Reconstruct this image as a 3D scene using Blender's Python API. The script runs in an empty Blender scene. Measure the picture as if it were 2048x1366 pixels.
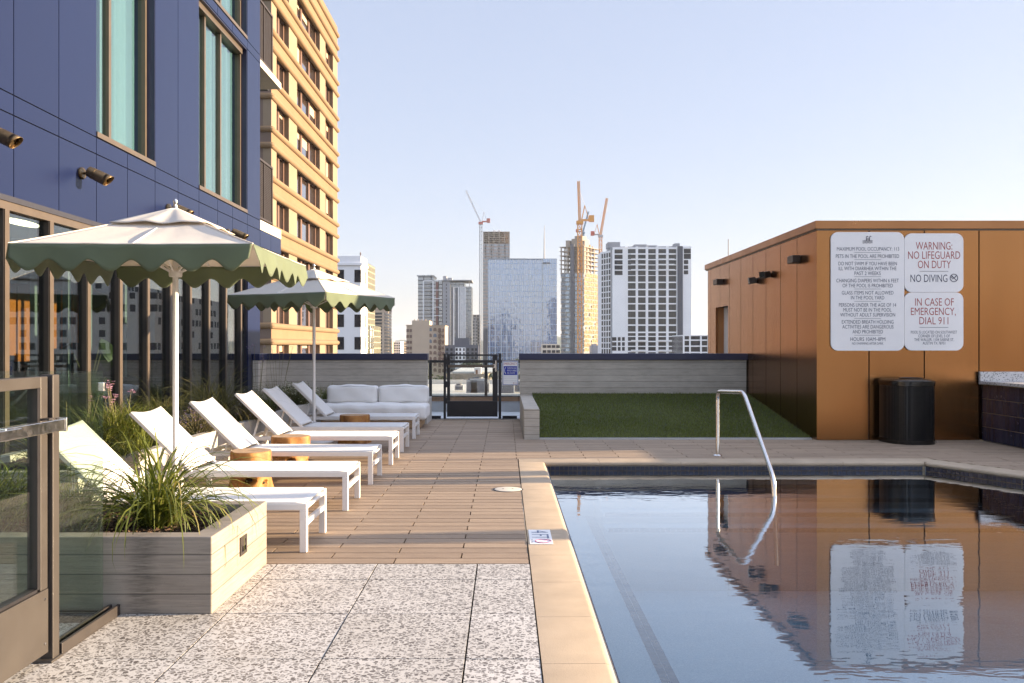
import bpy, bmesh, math, random
from mathutils import Vector, Matrix
R = math.radians
random.seed(7)
SC = bpy.context.scene
COL = SC.collection

# ------------------------------------------------------------------ camera, sky, sun, exposure
CAMZ, F = 1.36, 1707.0            # eye height above the deck; focal length in pixels of a 2048-wide picture
cd = bpy.data.cameras.new('camera'); cam = bpy.data.objects.new('camera', cd); COL.objects.link(cam)
cd.sensor_width = 36.0; cd.lens = 36.0 * F / 2048; cd.clip_start = 0.05; cd.clip_end = 12000
cd.shift_x = 13 / 2048; cd.shift_y = 7 / 2048
cam.location = (0, 0, CAMZ); cam.rotation_euler = (R(90), 0, 0)
SC.camera = cam
SUN_EL, SUN_AZ = R(9.6), R(6.3)    # azimuth measured from +X towards +Y
W = bpy.data.worlds.new('World'); SC.world = W; W.use_nodes = True
nt = W.node_tree; nt.nodes.clear()
sky = nt.nodes.new('ShaderNodeTexSky'); sky.sky_type = 'NISHITA'; sky.sun_disc = False
sky.sun_elevation = SUN_EL; sky.sun_rotation = R(90) - SUN_AZ
sky.altitude = 150; sky.air_density = 1.0; sky.dust_density = 1.2; sky.ozone_density = 1.3
bg = nt.nodes.new('ShaderNodeBackground'); bg.inputs['Strength'].default_value = 0.132
wo = nt.nodes.new('ShaderNodeOutputWorld')
hs_ = nt.nodes.new('ShaderNodeHueSaturation'); hs_.inputs['Saturation'].default_value = 1.1
gm_ = nt.nodes.new('ShaderNodeGamma'); gm_.inputs['Gamma'].default_value = .52      # a milky summer haze evens the sky out
mx_ = nt.nodes.new('ShaderNodeMix'); mx_.data_type = 'RGBA'; mx_.blend_type = 'MULTIPLY'; mx_.inputs[0].default_value = 1.0; mx_.inputs[7].default_value = (1.0, .96, 1.06, 1)
nt.links.new(sky.outputs[0], hs_.inputs['Color']); nt.links.new(hs_.outputs[0], gm_.inputs['Color']); 
hz_ = nt.nodes.new('ShaderNodeMix'); hz_.data_type = 'RGBA'; hz_.inputs[0].default_value = .42; hz_.inputs[7].default_value = (1.08, 1.19, 1.40, 1)   # the pale veil itself
nt.links.new(gm_.outputs[0], hz_.inputs[6]); nt.links.new(hz_.outputs[2], mx_.inputs[6]); 
# sky gain added overhead and behind the viewer to lift the ambient light
tc_ = nt.nodes.new('ShaderNodeTexCoord'); sx_ = nt.nodes.new('ShaderNodeSeparateXYZ'); nt.links.new(tc_.outputs['Generated'], sx_.inputs[0])
def ramp_(sock, a, b, c, d):
    m = nt.nodes.new('ShaderNodeMapRange'); m.interpolation_type = 'SMOOTHSTEP'; nt.links.new(sock, m.inputs[0])
    for i, v in enumerate((a, b, c, d)): m.inputs[i + 1].default_value = v
    return m.outputs[0]
gz_ = nt.nodes.new('ShaderNodeMath'); gz_.operation = 'MULTIPLY'
nt.links.new(ramp_(sx_.outputs[2], .40, .85, 1.0, 1.9), gz_.inputs[0]); nt.links.new(ramp_(sx_.outputs[1], -.7, .1, 1.45, 1.0), gz_.inputs[1])
m2_ = nt.nodes.new('ShaderNodeMix'); m2_.data_type = 'RGBA'; m2_.blend_type = 'MULTIPLY'; m2_.inputs[0].default_value = 1.0
nt.links.new(mx_.outputs[2], m2_.inputs[6]); nt.links.new(gz_.outputs[0], m2_.inputs[7]); nt.links.new(m2_.outputs[2], bg.inputs[0]); nt.links.new(bg.outputs[0], wo.inputs[0])
sd = bpy.data.lights.new('sun', 'SUN'); sd.energy = 4.6; sd.angle = R(0.55); sd.color = (1.0, 0.78, 0.52)
sun = bpy.data.objects.new('sun', sd); COL.objects.link(sun)
sdir = Vector((math.cos(SUN_EL) * math.cos(SUN_AZ), math.cos(SUN_EL) * math.sin(SUN_AZ), math.sin(SUN_EL)))
sun.rotation_euler = sdir.to_track_quat('Z', 'Y').to_euler()
SC.view_settings.view_transform = 'Standard'; SC.view_settings.look = 'None'
SC.view_settings.exposure = 2.1; SC.view_settings.gamma = 1.0; SC.view_settings.use_curve_mapping = False
SC.cycles.max_bounces = 10; SC.cycles.transparent_max_bounces = 24; SC.cycles.use_denoising = True
SC.cycles.sample_clamp_indirect = 4.0; SC.cycles.caustics_reflective = False; SC.cycles.caustics_refractive = False

def wx(px, Y): return (px - 1011) * Y / F
def wz(py, Y): return CAMZ - (py - 690) * Y / F

# ------------------------------------------------------------------ object helpers
def tag(o, label=None, cat=None, group=None, kind=None):
    if label: o['label'] = label
    if cat: o['category'] = cat
    if group: o['group'] = group
    if kind: o['kind'] = kind
    return o
def empty(name, loc, label=None, cat=None, group=None, rz=0):
    o = bpy.data.objects.new(name, None); COL.objects.link(o)
    o.location = loc; o.rotation_euler = (0, 0, rz); o.empty_display_size = 0.1
    return tag(o, label, cat, group)
def kids(o): return [c for c in list(COL.objects) if c.parent == o]
def copy_tree(o, parent=None):
    ch = kids(o)
    c = o.copy(); COL.objects.link(c)
    if parent: c.parent = parent
    for k in ch: copy_tree(k, c)
    return c
def origin(p):
    v = Vector((0, 0, 0))
    while p is not None:
        v += p.location; p = p.parent
    return v

class MB:
    """collects faces; build() links them as one mesh object"""
    def __init__(s): s.v = []; s.f = []
    def add(s, vs, fs):
        n = len(s.v); s.v += [tuple(p) for p in vs]; s.f += [tuple(i + n for i in f) for f in fs]
        return s
    def box(s, x0, x1, y0, y1, z0, z1):
        if x0 > x1: x0, x1 = x1, x0
        if y0 > y1: y0, y1 = y1, y0
        if z0 > z1: z0, z1 = z1, z0
        return s.add([(x0,y0,z0),(x1,y0,z0),(x1,y1,z0),(x0,y1,z0),(x0,y0,z1),(x1,y0,z1),(x1,y1,z1),(x0,y1,z1)],
                     [(3,2,1,0),(4,5,6,7),(0,1,5,4),(1,2,6,5),(2,3,7,6),(3,0,4,7)])
    def obox(s, c, size, m):
        hx, hy, hz = size[0]/2, size[1]/2, size[2]/2; c = Vector(c)
        vs = [c + m @ Vector((x*hx, y*hy, z*hz)) for z in (-1,1) for y in (-1,1) for x in (-1,1)]
        return s.add(vs, [(0,2,3,1),(4,5,7,6),(0,1,5,4),(1,3,7,5),(3,2,6,7),(2,0,4,6)])
    def bar(s, a, b, w, h=None):
        """rectangular bar from a to b"""
        a = Vector(a); b = Vector(b); d = b - a; h = h or w
        q = d.to_track_quat('X', 'Z').to_matrix()
        return s.obox((a + b) / 2, (d.length, w, h), q)
    def prism(s, pts, axis, a0, a1):
        """2-D outline (counter-clockwise) extruded along an axis; pts are the other two coords in xyz order"""
        n = len(pts)
        def P(p, a):
            return (a, p[0], p[1]) if axis == 'x' else (p[0], a, p[1]) if axis == 'y' else (p[0], p[1], a)
        vs = [P(p, a0) for p in pts] + [P(p, a1) for p in pts]
        fs = [tuple(range(n))[::-1], tuple(range(n, 2*n))] + [(i, (i+1) % n, n + (i+1) % n, n + i) for i in range(n)]
        return s.add(vs, fs)
    def tube(s, pts, r, seg=10, cap=True):
        pts = [Vector(p) for p in pts]; n = len(pts)
        rs = r if isinstance(r, (list, tuple)) else [r] * n
        up = None; vs = []
        for i, p in enumerate(pts):
            t = (pts[min(i+1, n-1)] - pts[max(i-1, 0)]).normalized()
            if up is None:
                up = Vector((0,0,1)) if abs(t.z) < 0.9 else Vector((1,0,0))
            a = t.cross(up).normalized(); b = a.cross(t).normalized(); up = b
            for k in range(seg):
                w = 2 * math.pi * k / seg
                vs.append(p + rs[i] * (math.cos(w) * a + math.sin(w) * b))
        fs = [(i*seg + k, i*seg + (k+1) % seg, (i+1)*seg + (k+1) % seg, (i+1)*seg + k) for i in range(n-1) for k in range(seg)]
        if cap: fs += [tuple(range(seg))[::-1], tuple(range((n-1)*seg, n*seg))]
        return s.add(vs, fs)
    def lathe(s, prof, seg=24, c=(0,0,0), fn=None):
        vs = []
        for r, z in prof:
            for k in range(seg):
                w = 2 * math.pi * k / seg; rr = r * (fn(w, z) if fn else 1)
                vs.append((c[0] + rr*math.cos(w), c[1] + rr*math.sin(w), c[2] + z))
        n = len(prof)
        fs = [(i*seg + k, i*seg + (k+1) % seg, (i+1)*seg + (k+1) % seg, (i+1)*seg + k) for i in range(n-1) for k in range(seg)]
        fs += [tuple(range(seg))[::-1], tuple(range((n-1)*seg, n*seg))]
        return s.add(vs, fs)
    def grid(s, fn, nu, nv):
        vs = [fn(i/nu, j/nv) for j in range(nv+1) for i in range(nu+1)]
        fs = [(j*(nu+1)+i, j*(nu+1)+i+1, (j+1)*(nu+1)+i+1, (j+1)*(nu+1)+i) for j in range(nv) for i in range(nu)]
        return s.add(vs, fs)
    def mesh(s, name, mat, off=Vector((0,0,0)), smooth=False):
        me = bpy.data.meshes.new(name)
        me.from_pydata([(p[0]-off.x, p[1]-off.y, p[2]-off.z) for p in s.v], [], s.f)
        me.materials.append(mat); me.update()
        if smooth:
            me.polygons.foreach_set('use_smooth', [True] * len(me.polygons))
            try: me.set_sharp_from_angle(angle=R(40))
            except Exception: pass
        return me
    def build(s, name, mat, parent=None, local=False, smooth=False, bevel=0, solid=0):
        off = Vector((0,0,0)) if local else origin(parent)
        o = bpy.data.objects.new(name, s.mesh(name, mat, off, smooth)); COL.objects.link(o)
        if parent is not None: o.parent = parent
        if solid:
            m = o.modifiers.new('thickness', 'SOLIDIFY'); m.thickness = solid; m.offset = 0
        if bevel:
            m = o.modifiers.new('bevel', 'BEVEL'); m.width = bevel; m.segments = 2; m.limit_method = 'ANGLE'; m.angle_limit = R(50)
        return o
def struct(o): o['kind'] = 'structure'; return o
def centred(mb, name, mat, label, cat, group=None, kind=None, **k):
    """a thing that is one mesh: origin put at the middle of its base"""
    xs = [p[0] for p in mb.v]; ys = [p[1] for p in mb.v]; zs = [p[2] for p in mb.v]
    c = Vector(((min(xs)+max(xs))/2, (min(ys)+max(ys))/2, min(zs)))
    o = bpy.data.objects.new(name, mb.mesh(name, mat, c, k.get('smooth', False))); COL.objects.link(o); o.location = c
    if k.get('bevel'):
        m = o.modifiers.new('bevel', 'BEVEL'); m.width = k['bevel']; m.segments = 2; m.limit_method = 'ANGLE'; m.angle_limit = R(50)
    return tag(o, label, cat, group, kind)

# ------------------------------------------------------------------ material helpers
class NT:
    def __init__(s, name):
        s.m = bpy.data.materials.new(name); s.m.use_nodes = True; s.t = s.m.node_tree; s.t.nodes.clear()
        s.out = s.n('ShaderNodeOutputMaterial'); s._tc = None
    def n(s, typ, **k):
        nd = s.t.nodes.new(typ)
        for a, b in k.items(): setattr(nd, a, b)
        return nd
    def put(s, sock, v):
        if isinstance(v, bpy.types.NodeSocket): s.t.links.new(v, sock)
        elif v is not None:
            if isinstance(v, (tuple, list)) and len(v) == 3 and sock.type == 'RGBA': v = (*v, 1)
            sock.default_value = v
    def pos(s, scale=(1,1,1), rot=(0,0,0), loc=(0,0,0)):
        if s._tc is None: s._tc = s.n('ShaderNodeTexCoord').outputs['Object']
        mp = s.n('ShaderNodeMapping'); s.put(mp.inputs[0], s._tc)
        mp.inputs['Scale'].default_value = scale; mp.inputs['Rotation'].default_value = rot; mp.inputs['Location'].default_value = loc
        return mp.outputs[0]
    def noise(s, vec, scale, detail=4, rough=.55, dist=0):
        nd = s.n('ShaderNodeTexNoise'); s.put(nd.inputs['Vector'], vec); nd.inputs['Scale'].default_value = scale
        nd.inputs['Detail'].default_value = detail; nd.inputs['Roughness'].default_value = rough; nd.inputs['Distortion'].default_value = dist
        return nd.outputs['Fac']
    def voro(s, vec, scale, feature='F1', out='Distance', rnd=1):
        nd = s.n('ShaderNodeTexVoronoi', feature=feature); s.put(nd.inputs['Vector'], vec); nd.inputs['Scale'].default_value = scale
        nd.inputs['Randomness'].default_value = rnd
        return nd.outputs[out]
    def math(s, op, a, b=None, c=None):
        nd = s.n('ShaderNodeMath', operation=op); s.put(nd.inputs[0], a)
        if b is not None: s.put(nd.inputs[1], b)
        if c is not None: s.put(nd.inputs[2], c)
        return nd.outputs[0]
    def ramp(s, fac, stops, interp='LINEAR'):
        nd = s.n('ShaderNodeValToRGB'); s.put(nd.inputs[0], fac); r = nd.color_ramp; r.interpolation = interp
        while len(r.elements) < len(stops): r.elements.new(.5)
        for e, (p, c) in zip(r.elements, stops):
            e.position = p; e.color = (*c, 1) if isinstance(c, (tuple, list)) else (c, c, c, 1)
        return nd.outputs[0]
    def mix(s, fac, a, b, blend='MIX'):
        nd = s.n('ShaderNodeMix', data_type='RGBA', blend_type=blend); s.put(nd.inputs[0], fac); s.put(nd.inputs[6], a); s.put(nd.inputs[7], b)
        return nd.outputs[2]
    def xyz(s, vec):
        nd = s.n('ShaderNodeSeparateXYZ'); s.put(nd.inputs[0], vec); return nd.outputs
    def bump(s, h, strength=.3, dist=.01):
        nd = s.n('ShaderNodeBump'); s.put(nd.inputs['Height'], h); nd.inputs['Strength'].default_value = strength; nd.inputs['Distance'].default_value = dist
        return nd.outputs[0]
    def island(s): return s.n('ShaderNodeNewGeometry').outputs['Random Per Island']
    def pbsdf(s, col, rough=.5, metal=0, normal=None, spec=.5, coat=0, sheen=0):
        b = s.n('ShaderNodeBsdfPrincipled'); s.put(b.inputs['Base Color'], col); s.put(b.inputs['Roughness'], rough); s.put(b.inputs['Metallic'], metal)
        b.inputs['Specular IOR Level'].default_value = spec; b.inputs['Coat Weight'].default_value = coat; b.inputs['Coat Roughness'].default_value = .1
        b.inputs['Sheen Weight'].default_value = sheen
        if normal is not None: s.put(b.inputs['Normal'], normal)
        return b.outputs[0]
    def mixs(s, fac, a, b):
        nd = s.n('ShaderNodeMixShader'); s.put(nd.inputs[0], fac); s.t.links.new(a, nd.inputs[1]); s.t.links.new(b, nd.inputs[2]); return nd.outputs[0]
    def end(s, sh): s.t.links.new(sh, s.out.inputs[0]); return s.m

def plain(name, col, rough=.5, metal=0, var=.12, vs=6, bump=0, bs=60, spec=.5, coat=0, stretch=(1,1,1), isl=0, sheen=0, rv=.06, bd=.004):
    t = NT(name); p = t.pos(stretch)
    n = t.noise(p, vs, 5)
    lo = tuple(c * (1 - var) for c in col); hi = tuple(min(1, c * (1 + var)) for c in col)
    c = t.ramp(n, [(.3, lo), (.7, hi)])
    if isl: c = t.mix(1.0, c, t.ramp(t.island(), [(0, (1-isl,)*3), (1, (1,)*3)]), 'MULTIPLY')
    r = t.ramp(t.noise(p, vs * 2.3, 3), [(.3, max(.02, rough - rv)), (.7, min(1, rough + rv))])
    b = t.bump(t.noise(p, bs, 4), bump, bd) if bump else None
    return t.end(t.pbsdf(c, r, metal, b, spec, coat, sheen))

def boards(name, col, board=.1, joint=.0035, z0=0.0, stain=None):
    """board-formed concrete: horizontal courses with wood grain"""
    t = NT(name); p = t.pos(); x, y, z = t.xyz(p)
    zz = t.math('DIVIDE', t.math('SUBTRACT', z, z0), board); row = t.math('FLOOR', zz); fr = t.math('FRACT', zz)
    wn = t.n('ShaderNodeTexWhiteNoise', noise_dimensions='1D'); t.put(wn.inputs['W'], row)
    gr = t.noise(t.pos((1.6, 1.6, 34)), 2.2, 6, .62, .9)
    cl = t.noise(t.pos((1, 1, 1.4)), 3.1, 5)
    base = t.mix(1, t.ramp(gr, [(.28, tuple(c*.74 for c in col)), (.62, col), (.8, tuple(min(1, c*1.12) for c in col))]),
                 t.ramp(cl, [(.3, (.8, .79, .78)), (.7, (1, 1, 1))]), 'MULTIPLY')
    base = t.mix(1, base, t.ramp(wn.outputs[0], [(0, (.88, .87, .86)), (1, (1, 1, 1))]), 'MULTIPLY')
    if stain:      # an old water stain running down the boards
        d = t.math('DIVIDE', t.math('ABSOLUTE', t.math('SUBTRACT', t.math('ADD', x, t.math('MULTIPLY', t.noise(t.pos((3, 3, 9)), 2, 3), .09)), stain)), .10)
        sm = t.math('MULTIPLY', t.ramp(d, [(.25, 1.0), (.95, 0.0)]), t.ramp(t.noise(t.pos((2, 2, 26)), 3, 5, .7), [(.36, 0.0), (.62, .8)]))
        base = t.mix(sm, base, (.085, .075, .065))
    edge = t.math('MINIMUM', fr, t.math('SUBTRACT', 1, fr)); m = t.math('LESS_THAN', edge, joint / board)
    base = t.mix(t.math('MULTIPLY', m, .6), base, (.06, .055, .05))
    h = t.math('SUBTRACT', t.math('MULTIPLY', gr, .5), m)
    pits = t.math('LESS_THAN', t.voro(p, 42), .12)
    base = t.mix(t.math('MULTIPLY', pits, .22), base, (.1, .09, .08))
    return t.end(t.pbsdf(base, .85, 0, t.bump(h, .5, .006), .3))

def glass(name, tint, ior=1.5, rough=0.0, boost=1.0, film=.0):
    t = NT(name)
    tr = t.n('ShaderNodeBsdfTransparent'); t.put(tr.inputs[0], tint)
    gl = t.n('ShaderNodeBsdfGlossy'); gl.inputs['Roughness'].default_value = rough; t.put(gl.inputs[0], (1, 1, 1))
    fr = t.n('ShaderNodeFresnel'); geo = t.n('ShaderNodeNewGeometry')      # panes are thin: both faces reflect alike
    t.put(fr.inputs['IOR'], t.math('ADD', ior, t.math('MULTIPLY', geo.outputs['Backfacing'], 1/ior - ior)))
    bmp = t.bump(t.noise(t.pos((.6, .6, .5)), 1.3, 2), .05, .02); t.put(gl.inputs['Normal'], bmp)
    f = t.math('MINIMUM', t.math('ADD', t.math('MULTIPLY', fr.outputs[0], boost), film), 1.0)
    return t.end(t.mixs(f, tr.outputs[0], gl.outputs[0]))

def cloth(name, col, trans=.25, var=.05, bs=350, bump=.15):
    t = NT(name); p = t.pos()
    c = t.ramp(t.noise(p, 4, 4), [(.3, tuple(x*(1-var) for x in col)), (.7, col)])
    b = t.bump(t.math('ADD', t.math('MULTIPLY', t.noise(p, bs, 2), .3), t.noise(p, 5, 3)), bump, .012)
    d = t.pbsdf(c, .85, 0, b, .2, 0, .2)
    tl = t.n('ShaderNodeBsdfTranslucent'); t.put(tl.inputs[0], c)
    return t.end(t.mixs(trans, d, tl.outputs[0]))

def leaf(name, c1, c2, trans=.35, dry=False):
    t = NT(name)
    isl = t.island(); c = t.ramp(isl, [(0, c1), (.75, c2), (.94, tuple(min(1, x*1.4) for x in c2)), (1, (.30, .24, .10) if dry else tuple(min(1, x*1.5) for x in c2))])
    d = t.pbsdf(c, .45, 0, None, .35)
    tl = t.n('ShaderNodeBsdfTranslucent'); t.put(tl.inputs[0], t.mix(1, c, (1.0, 1.0, .55), 'MULTIPLY'))
    return t.end(t.mixs(trans, d, tl.outputs[0]))

def facade(name, w, h, glasscol, linecol, tw=.06, th=.08, refl=.35, rough=.06, lrough=.5, bumps=.0, rnd=.25, u0=0, v0=0):
    """curtain wall: a grid of panes and mullions in real units; panes reflect"""
    t = NT(name); p = t.pos(); x, y, z = t.xyz(p)
    u = t.math('DIVIDE', t.math('ADD', t.math('ADD', x, y), u0 + 500), w); v = t.math('DIVIDE', t.math('ADD', z, v0 + 100), h)
    fu = t.math('FRACT', u); fv = t.math('FRACT', v)
    line = t.math('MAXIMUM', t.math('LESS_THAN', fu, tw), t.math('LESS_THAN', fv, th))
    cmb = t.n('ShaderNodeCombineXYZ'); t.put(cmb.inputs[0], t.math('FLOOR', u)); t.put(cmb.inputs[1], t.math('FLOOR', v))
    wn = t.n('ShaderNodeTexWhiteNoise', noise_dimensions='2D'); t.put(wn.inputs['Vector'], cmb.outputs[0])
    gc = t.mix(1, glasscol, t.ramp(wn.outputs[0], [(0, (1-rnd,)*3), (1, (1,)*3)]), 'MULTIPLY')
    d = t.pbsdf(gc, .3, 0, None, .2)
    g = t.n('ShaderNodeBsdfGlossy'); g.inputs['Roughness'].default_value = rough; t.put(g.inputs[0], (.9, .95, 1))
    if bumps:
        hgt = t.math('ADD', t.noise(p, .12, 3), t.math('MULTIPLY', wn.outputs[0], .15))
        t.put(g.inputs['Normal'], t.bump(hgt, bumps, .6))
    pane = t.mixs(refl, d, g.outputs[0])
    fr = t.pbsdf(linecol, lrough, 0, None, .3)
    return t.end(t.mixs(line, pane, fr))
# ------------------------------------------------------------------ materials
M = {}
M['soil'] = plain('soil', (.045, .028, .018), .95, var=.5, vs=40, bump=.8, bs=60)
M['bark'] = plain('bark_chip', (.10, .055, .03), .9, var=.45, vs=9, isl=.75)
M['conc'] = boards('board_formed_concrete', (.40, .36, .305))
M['conc_stained'] = boards('stained_board_concrete', (.345, .30, .25), stain=1.05)
M['conc_wall'] = boards('board_formed_wall', (.62, .555, .465), .115)
M['conc_plain'] = plain('smooth_concrete', (.50, .47, .43), .85, var=.1, vs=5, bump=.25, bs=50)
M['coping'] = plain('sandstone_coping', (.43, .33, .225), .72, var=.12, vs=3.5, bump=.22, bs=160, isl=.08)
M['navy'] = plain('navy_metal', (.020, .024, .062), .35, .0, var=.06, vs=2)
M['blue'] = plain('blue_metal_panel', (.0065, .0125, .048), .34, .0, var=.015, vs=1.2, isl=.07, spec=.28, rv=.012, bump=.10, bs=1.1, bd=.006)
M['bluedark'] = plain('dark_joint', (.012, .013, .025), .7, var=.05)
M['bronze'] = plain('bronze_aluminium', (.115, .088, .066), .38, .4, var=.06)
M['brnzdark'] = plain('dark_bronze', (.055, .046, .042), .42, .35, var=.08)
M['gate'] = plain('gate_paint', (.062, .053, .047), .45, .3, var=.06, vs=3)
M['gatedark'] = plain('black_gate_paint', (.016, .014, .016), .45, .1, var=.08)
M['steel'] = plain('stainless_steel', (.66, .63, .60), .20, 1, var=.05, vs=20)
M['white_metal'] = plain('white_powder_coat', (.74, .71, .67), .4, 0, var=.03)
M['sling'] = cloth('white_sling', (.80, .78, .75), .12, .03, 500, .08)
M['canopy'] = cloth('cream_canopy', (.80, .73, .63), .2, .05, 300, .22)
M['green'] = cloth('green_valance', (.21, .25, .155), .38, .12, 300, .2)
M['sofa'] = cloth('sofa_fabric', (.82, .79, .75), .0, .06, 400, .3)
M['teak'] = plain('pale_teak', (.40, .26, .14), .6, var=.25, vs=6, stretch=(1, 8, 8), bump=.2)
M['black'] = plain('black_enamel', (.006, .0055, .0055), .2, .2, var=.1, spec=.6)
M['lampbrass'] = plain('aged_bronze', (.17, .115, .06), .35, .85, var=.25, vs=20)
t = NT('copper_panel'); p = t.pos(); isl_ = t.island()
c_ = t.mix(1, (.335, .156, .060), t.ramp(isl_, [(0, (.86, .85, .84)), (1, (1.04, 1.02, 1.0))]), 'MULTIPLY')
c_ = t.mix(1, c_, t.ramp(t.noise(t.pos((2, 2, .25)), 1.2, 4), [(.3, (.93, .92, .90)), (.7, (1, 1, 1))]), 'MULTIPLY')
br_ = t.noise(t.pos((160, 160, .8)), 1.0, 2)       # fine vertical brushing
oil_ = t.noise(t.pos((1, 1, .45)), 1.1, 2)         # slight oil-canning of the sheet
n_ = t.bump(t.math('ADD', t.math('MULTIPLY', br_, .05), oil_), .22, .006)
M['copper'] = t.end(t.pbsdf(c_, t.ramp(br_, [(.3, .20), (.7, .27)]), 1.0, n_))
M['coppertrim'] = plain('copper_trim', (.36, .165, .066), .33, .75, var=.06, vs=1.5)
M['sconce'] = plain('sconce_metal', (.055, .042, .034), .4, .5, var=.1)
M['greydoor'] = plain('grey_door_metal', (.78, .76, .72), .35, .3, var=.06)
M['signwhite'] = plain('white_sign_panel', (.86, .835, .80), .5, var=.02)
M['ink_navy'] = plain('navy_ink', (.012, .013, .045), .6, var=.02)
M['ink_red'] = plain('red_ink', (.36, .035, .02), .6, var=.02)
M['ink_blue'] = plain('blue_ink', (.015, .03, .30), .6, var=.02)
M['ink_grey'] = plain('grey_ink', (.20, .20, .22), .6, var=.02)
M['grout'] = plain('grout', (.27, .21, .14), .9, var=.1)
M['tile'] = plain('navy_tile', (.020, .026, .055), .22, 0, var=.12, vs=3, isl=.4, spec=.35)
M['turf_base'] = plain('turf_backing', (.05, .062, .018), .95, var=.2, vs=30)
M['turf'] = leaf('turf_blades', (.105, .12, .025), (.16, .18, .045), .25)
M['blade'] = leaf('grass_blades', (.04, .062, .012), (.155, .175, .034), .4, True)
M['blade_dry'] = leaf('wispy_grass', (.05, .06, .022), (.15, .145, .05), .38, True)
M['shrub'] = leaf('sage_leaves', (.030, .032, .022), (.085, .08, .045), .25)
M['greenleaf'] = leaf('shrub_leaves', (.03, .05, .012), (.085, .115, .03), .35)
M['pink'] = leaf('pink_flowers', (.42, .22, .36), (.55, .33, .45), .3)
M['purple'] = leaf('purple_flowers', (.20, .13, .30), (.32, .22, .42), .3)
M['whitefl'] = leaf('white_flowers', (.6, .58, .45), (.7, .68, .55), .3)
M['stem'] = plain('flower_stem', (.16, .14, .06), .7, var=.2)
M['treeleaf'] = leaf('tree_leaves', (.018, .032, .010), (.065, .08, .022), .2)
M['trunk'] = plain('tree_bark', (.09, .065, .045), .9, var=.3)
M['stump'] = None
M['fence_glass'] = glass('fence_glass', (.885, .93, .88), 1.48)
M['store_glass'] = glass('storefront_glass', (.72, .80, .77), 1.5, 0, 1.0, .075)
M['win_glass'] = glass('teal_window_glass', (.75, .89, .90), 1.5, 0, 1.0, .035)
M['rail_glass'] = glass('railing_glass', (.95, .965, .955), 1.4)
M['curtain'] = cloth('pale_curtain', (.27, .30, .30), .2, .05, 200, .1)
M['interior'] = plain('dark_interior', (.055, .055, .055), .8, var=.2)
M['intfloor'] = plain('interior_floor', (.06, .05, .042), .4, var=.2)
M['orange'] = plain('orange_panel', (.55, .16, .03), .5, var=.1)
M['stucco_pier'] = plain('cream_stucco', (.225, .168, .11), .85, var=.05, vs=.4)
M['stucco_front'] = plain('shaded_front_stucco', (.15, .105, .08), .85, var=.07, vs=.4)  # the yellow stucco with the front's shade put into its colour
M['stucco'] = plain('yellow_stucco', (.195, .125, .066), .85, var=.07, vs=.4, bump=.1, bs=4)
M['brownglass'] = facade('bronze_window', 100, 100, (.05, .035, .03), (.05, .04, .04), 0, 0, .55, .03, bumps=.05)
M['winframe'] = plain('brown_frame', (.15, .085, .06), .5, .2, var=.08)
M['blind'] = plain('window_blind', (.42, .33, .22), .8, var=.1)
M['mesh'] = plain('dark_mesh_metal', (.05, .04, .038), .5, .4, var=.1)
M['cream'] = plain('cream_concrete', (.66, .58, .47), .8, var=.05)
M['deckwhite'] = plain('white_pavers', (.62, .63, .64), .8, var=.06)
M['greywall'] = plain('grey_render', (.42, .42, .43), .8, var=.06)
M['wood'] = plain('brown_wood_cap', (.22, .12, .065), .6, var=.2, stretch=(1, 6, 6))

def stump_mat():
    t = NT('teak_root'); p = t.pos()
    n1 = t.noise(t.pos((1, 1, .55)), 6, 6, .6, 1.2); n2 = t.noise(p, 17, 4)
    c = t.ramp(n1, [(.26, (.10, .038, .010)), (.42, (.28, .115, .028)), (.58, (.38, .175, .042)), (.75, (.46, .245, .075))])
    c = t.mix(t.ramp(n2, [(.55, 0.0), (.72, .55)]), c, (.14, .06, .02))
    return t.end(t.pbsdf(c, .68, 0, t.bump(t.math('ADD', n1, t.math('MULTIPLY', n2, .4)), .5, .02), .5))
M['stump'] = stump_mat()
M['stumptop'] = plain('teak_end_grain', (.42, .27, .15), .6, var=.3, vs=14, bump=.3)

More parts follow.
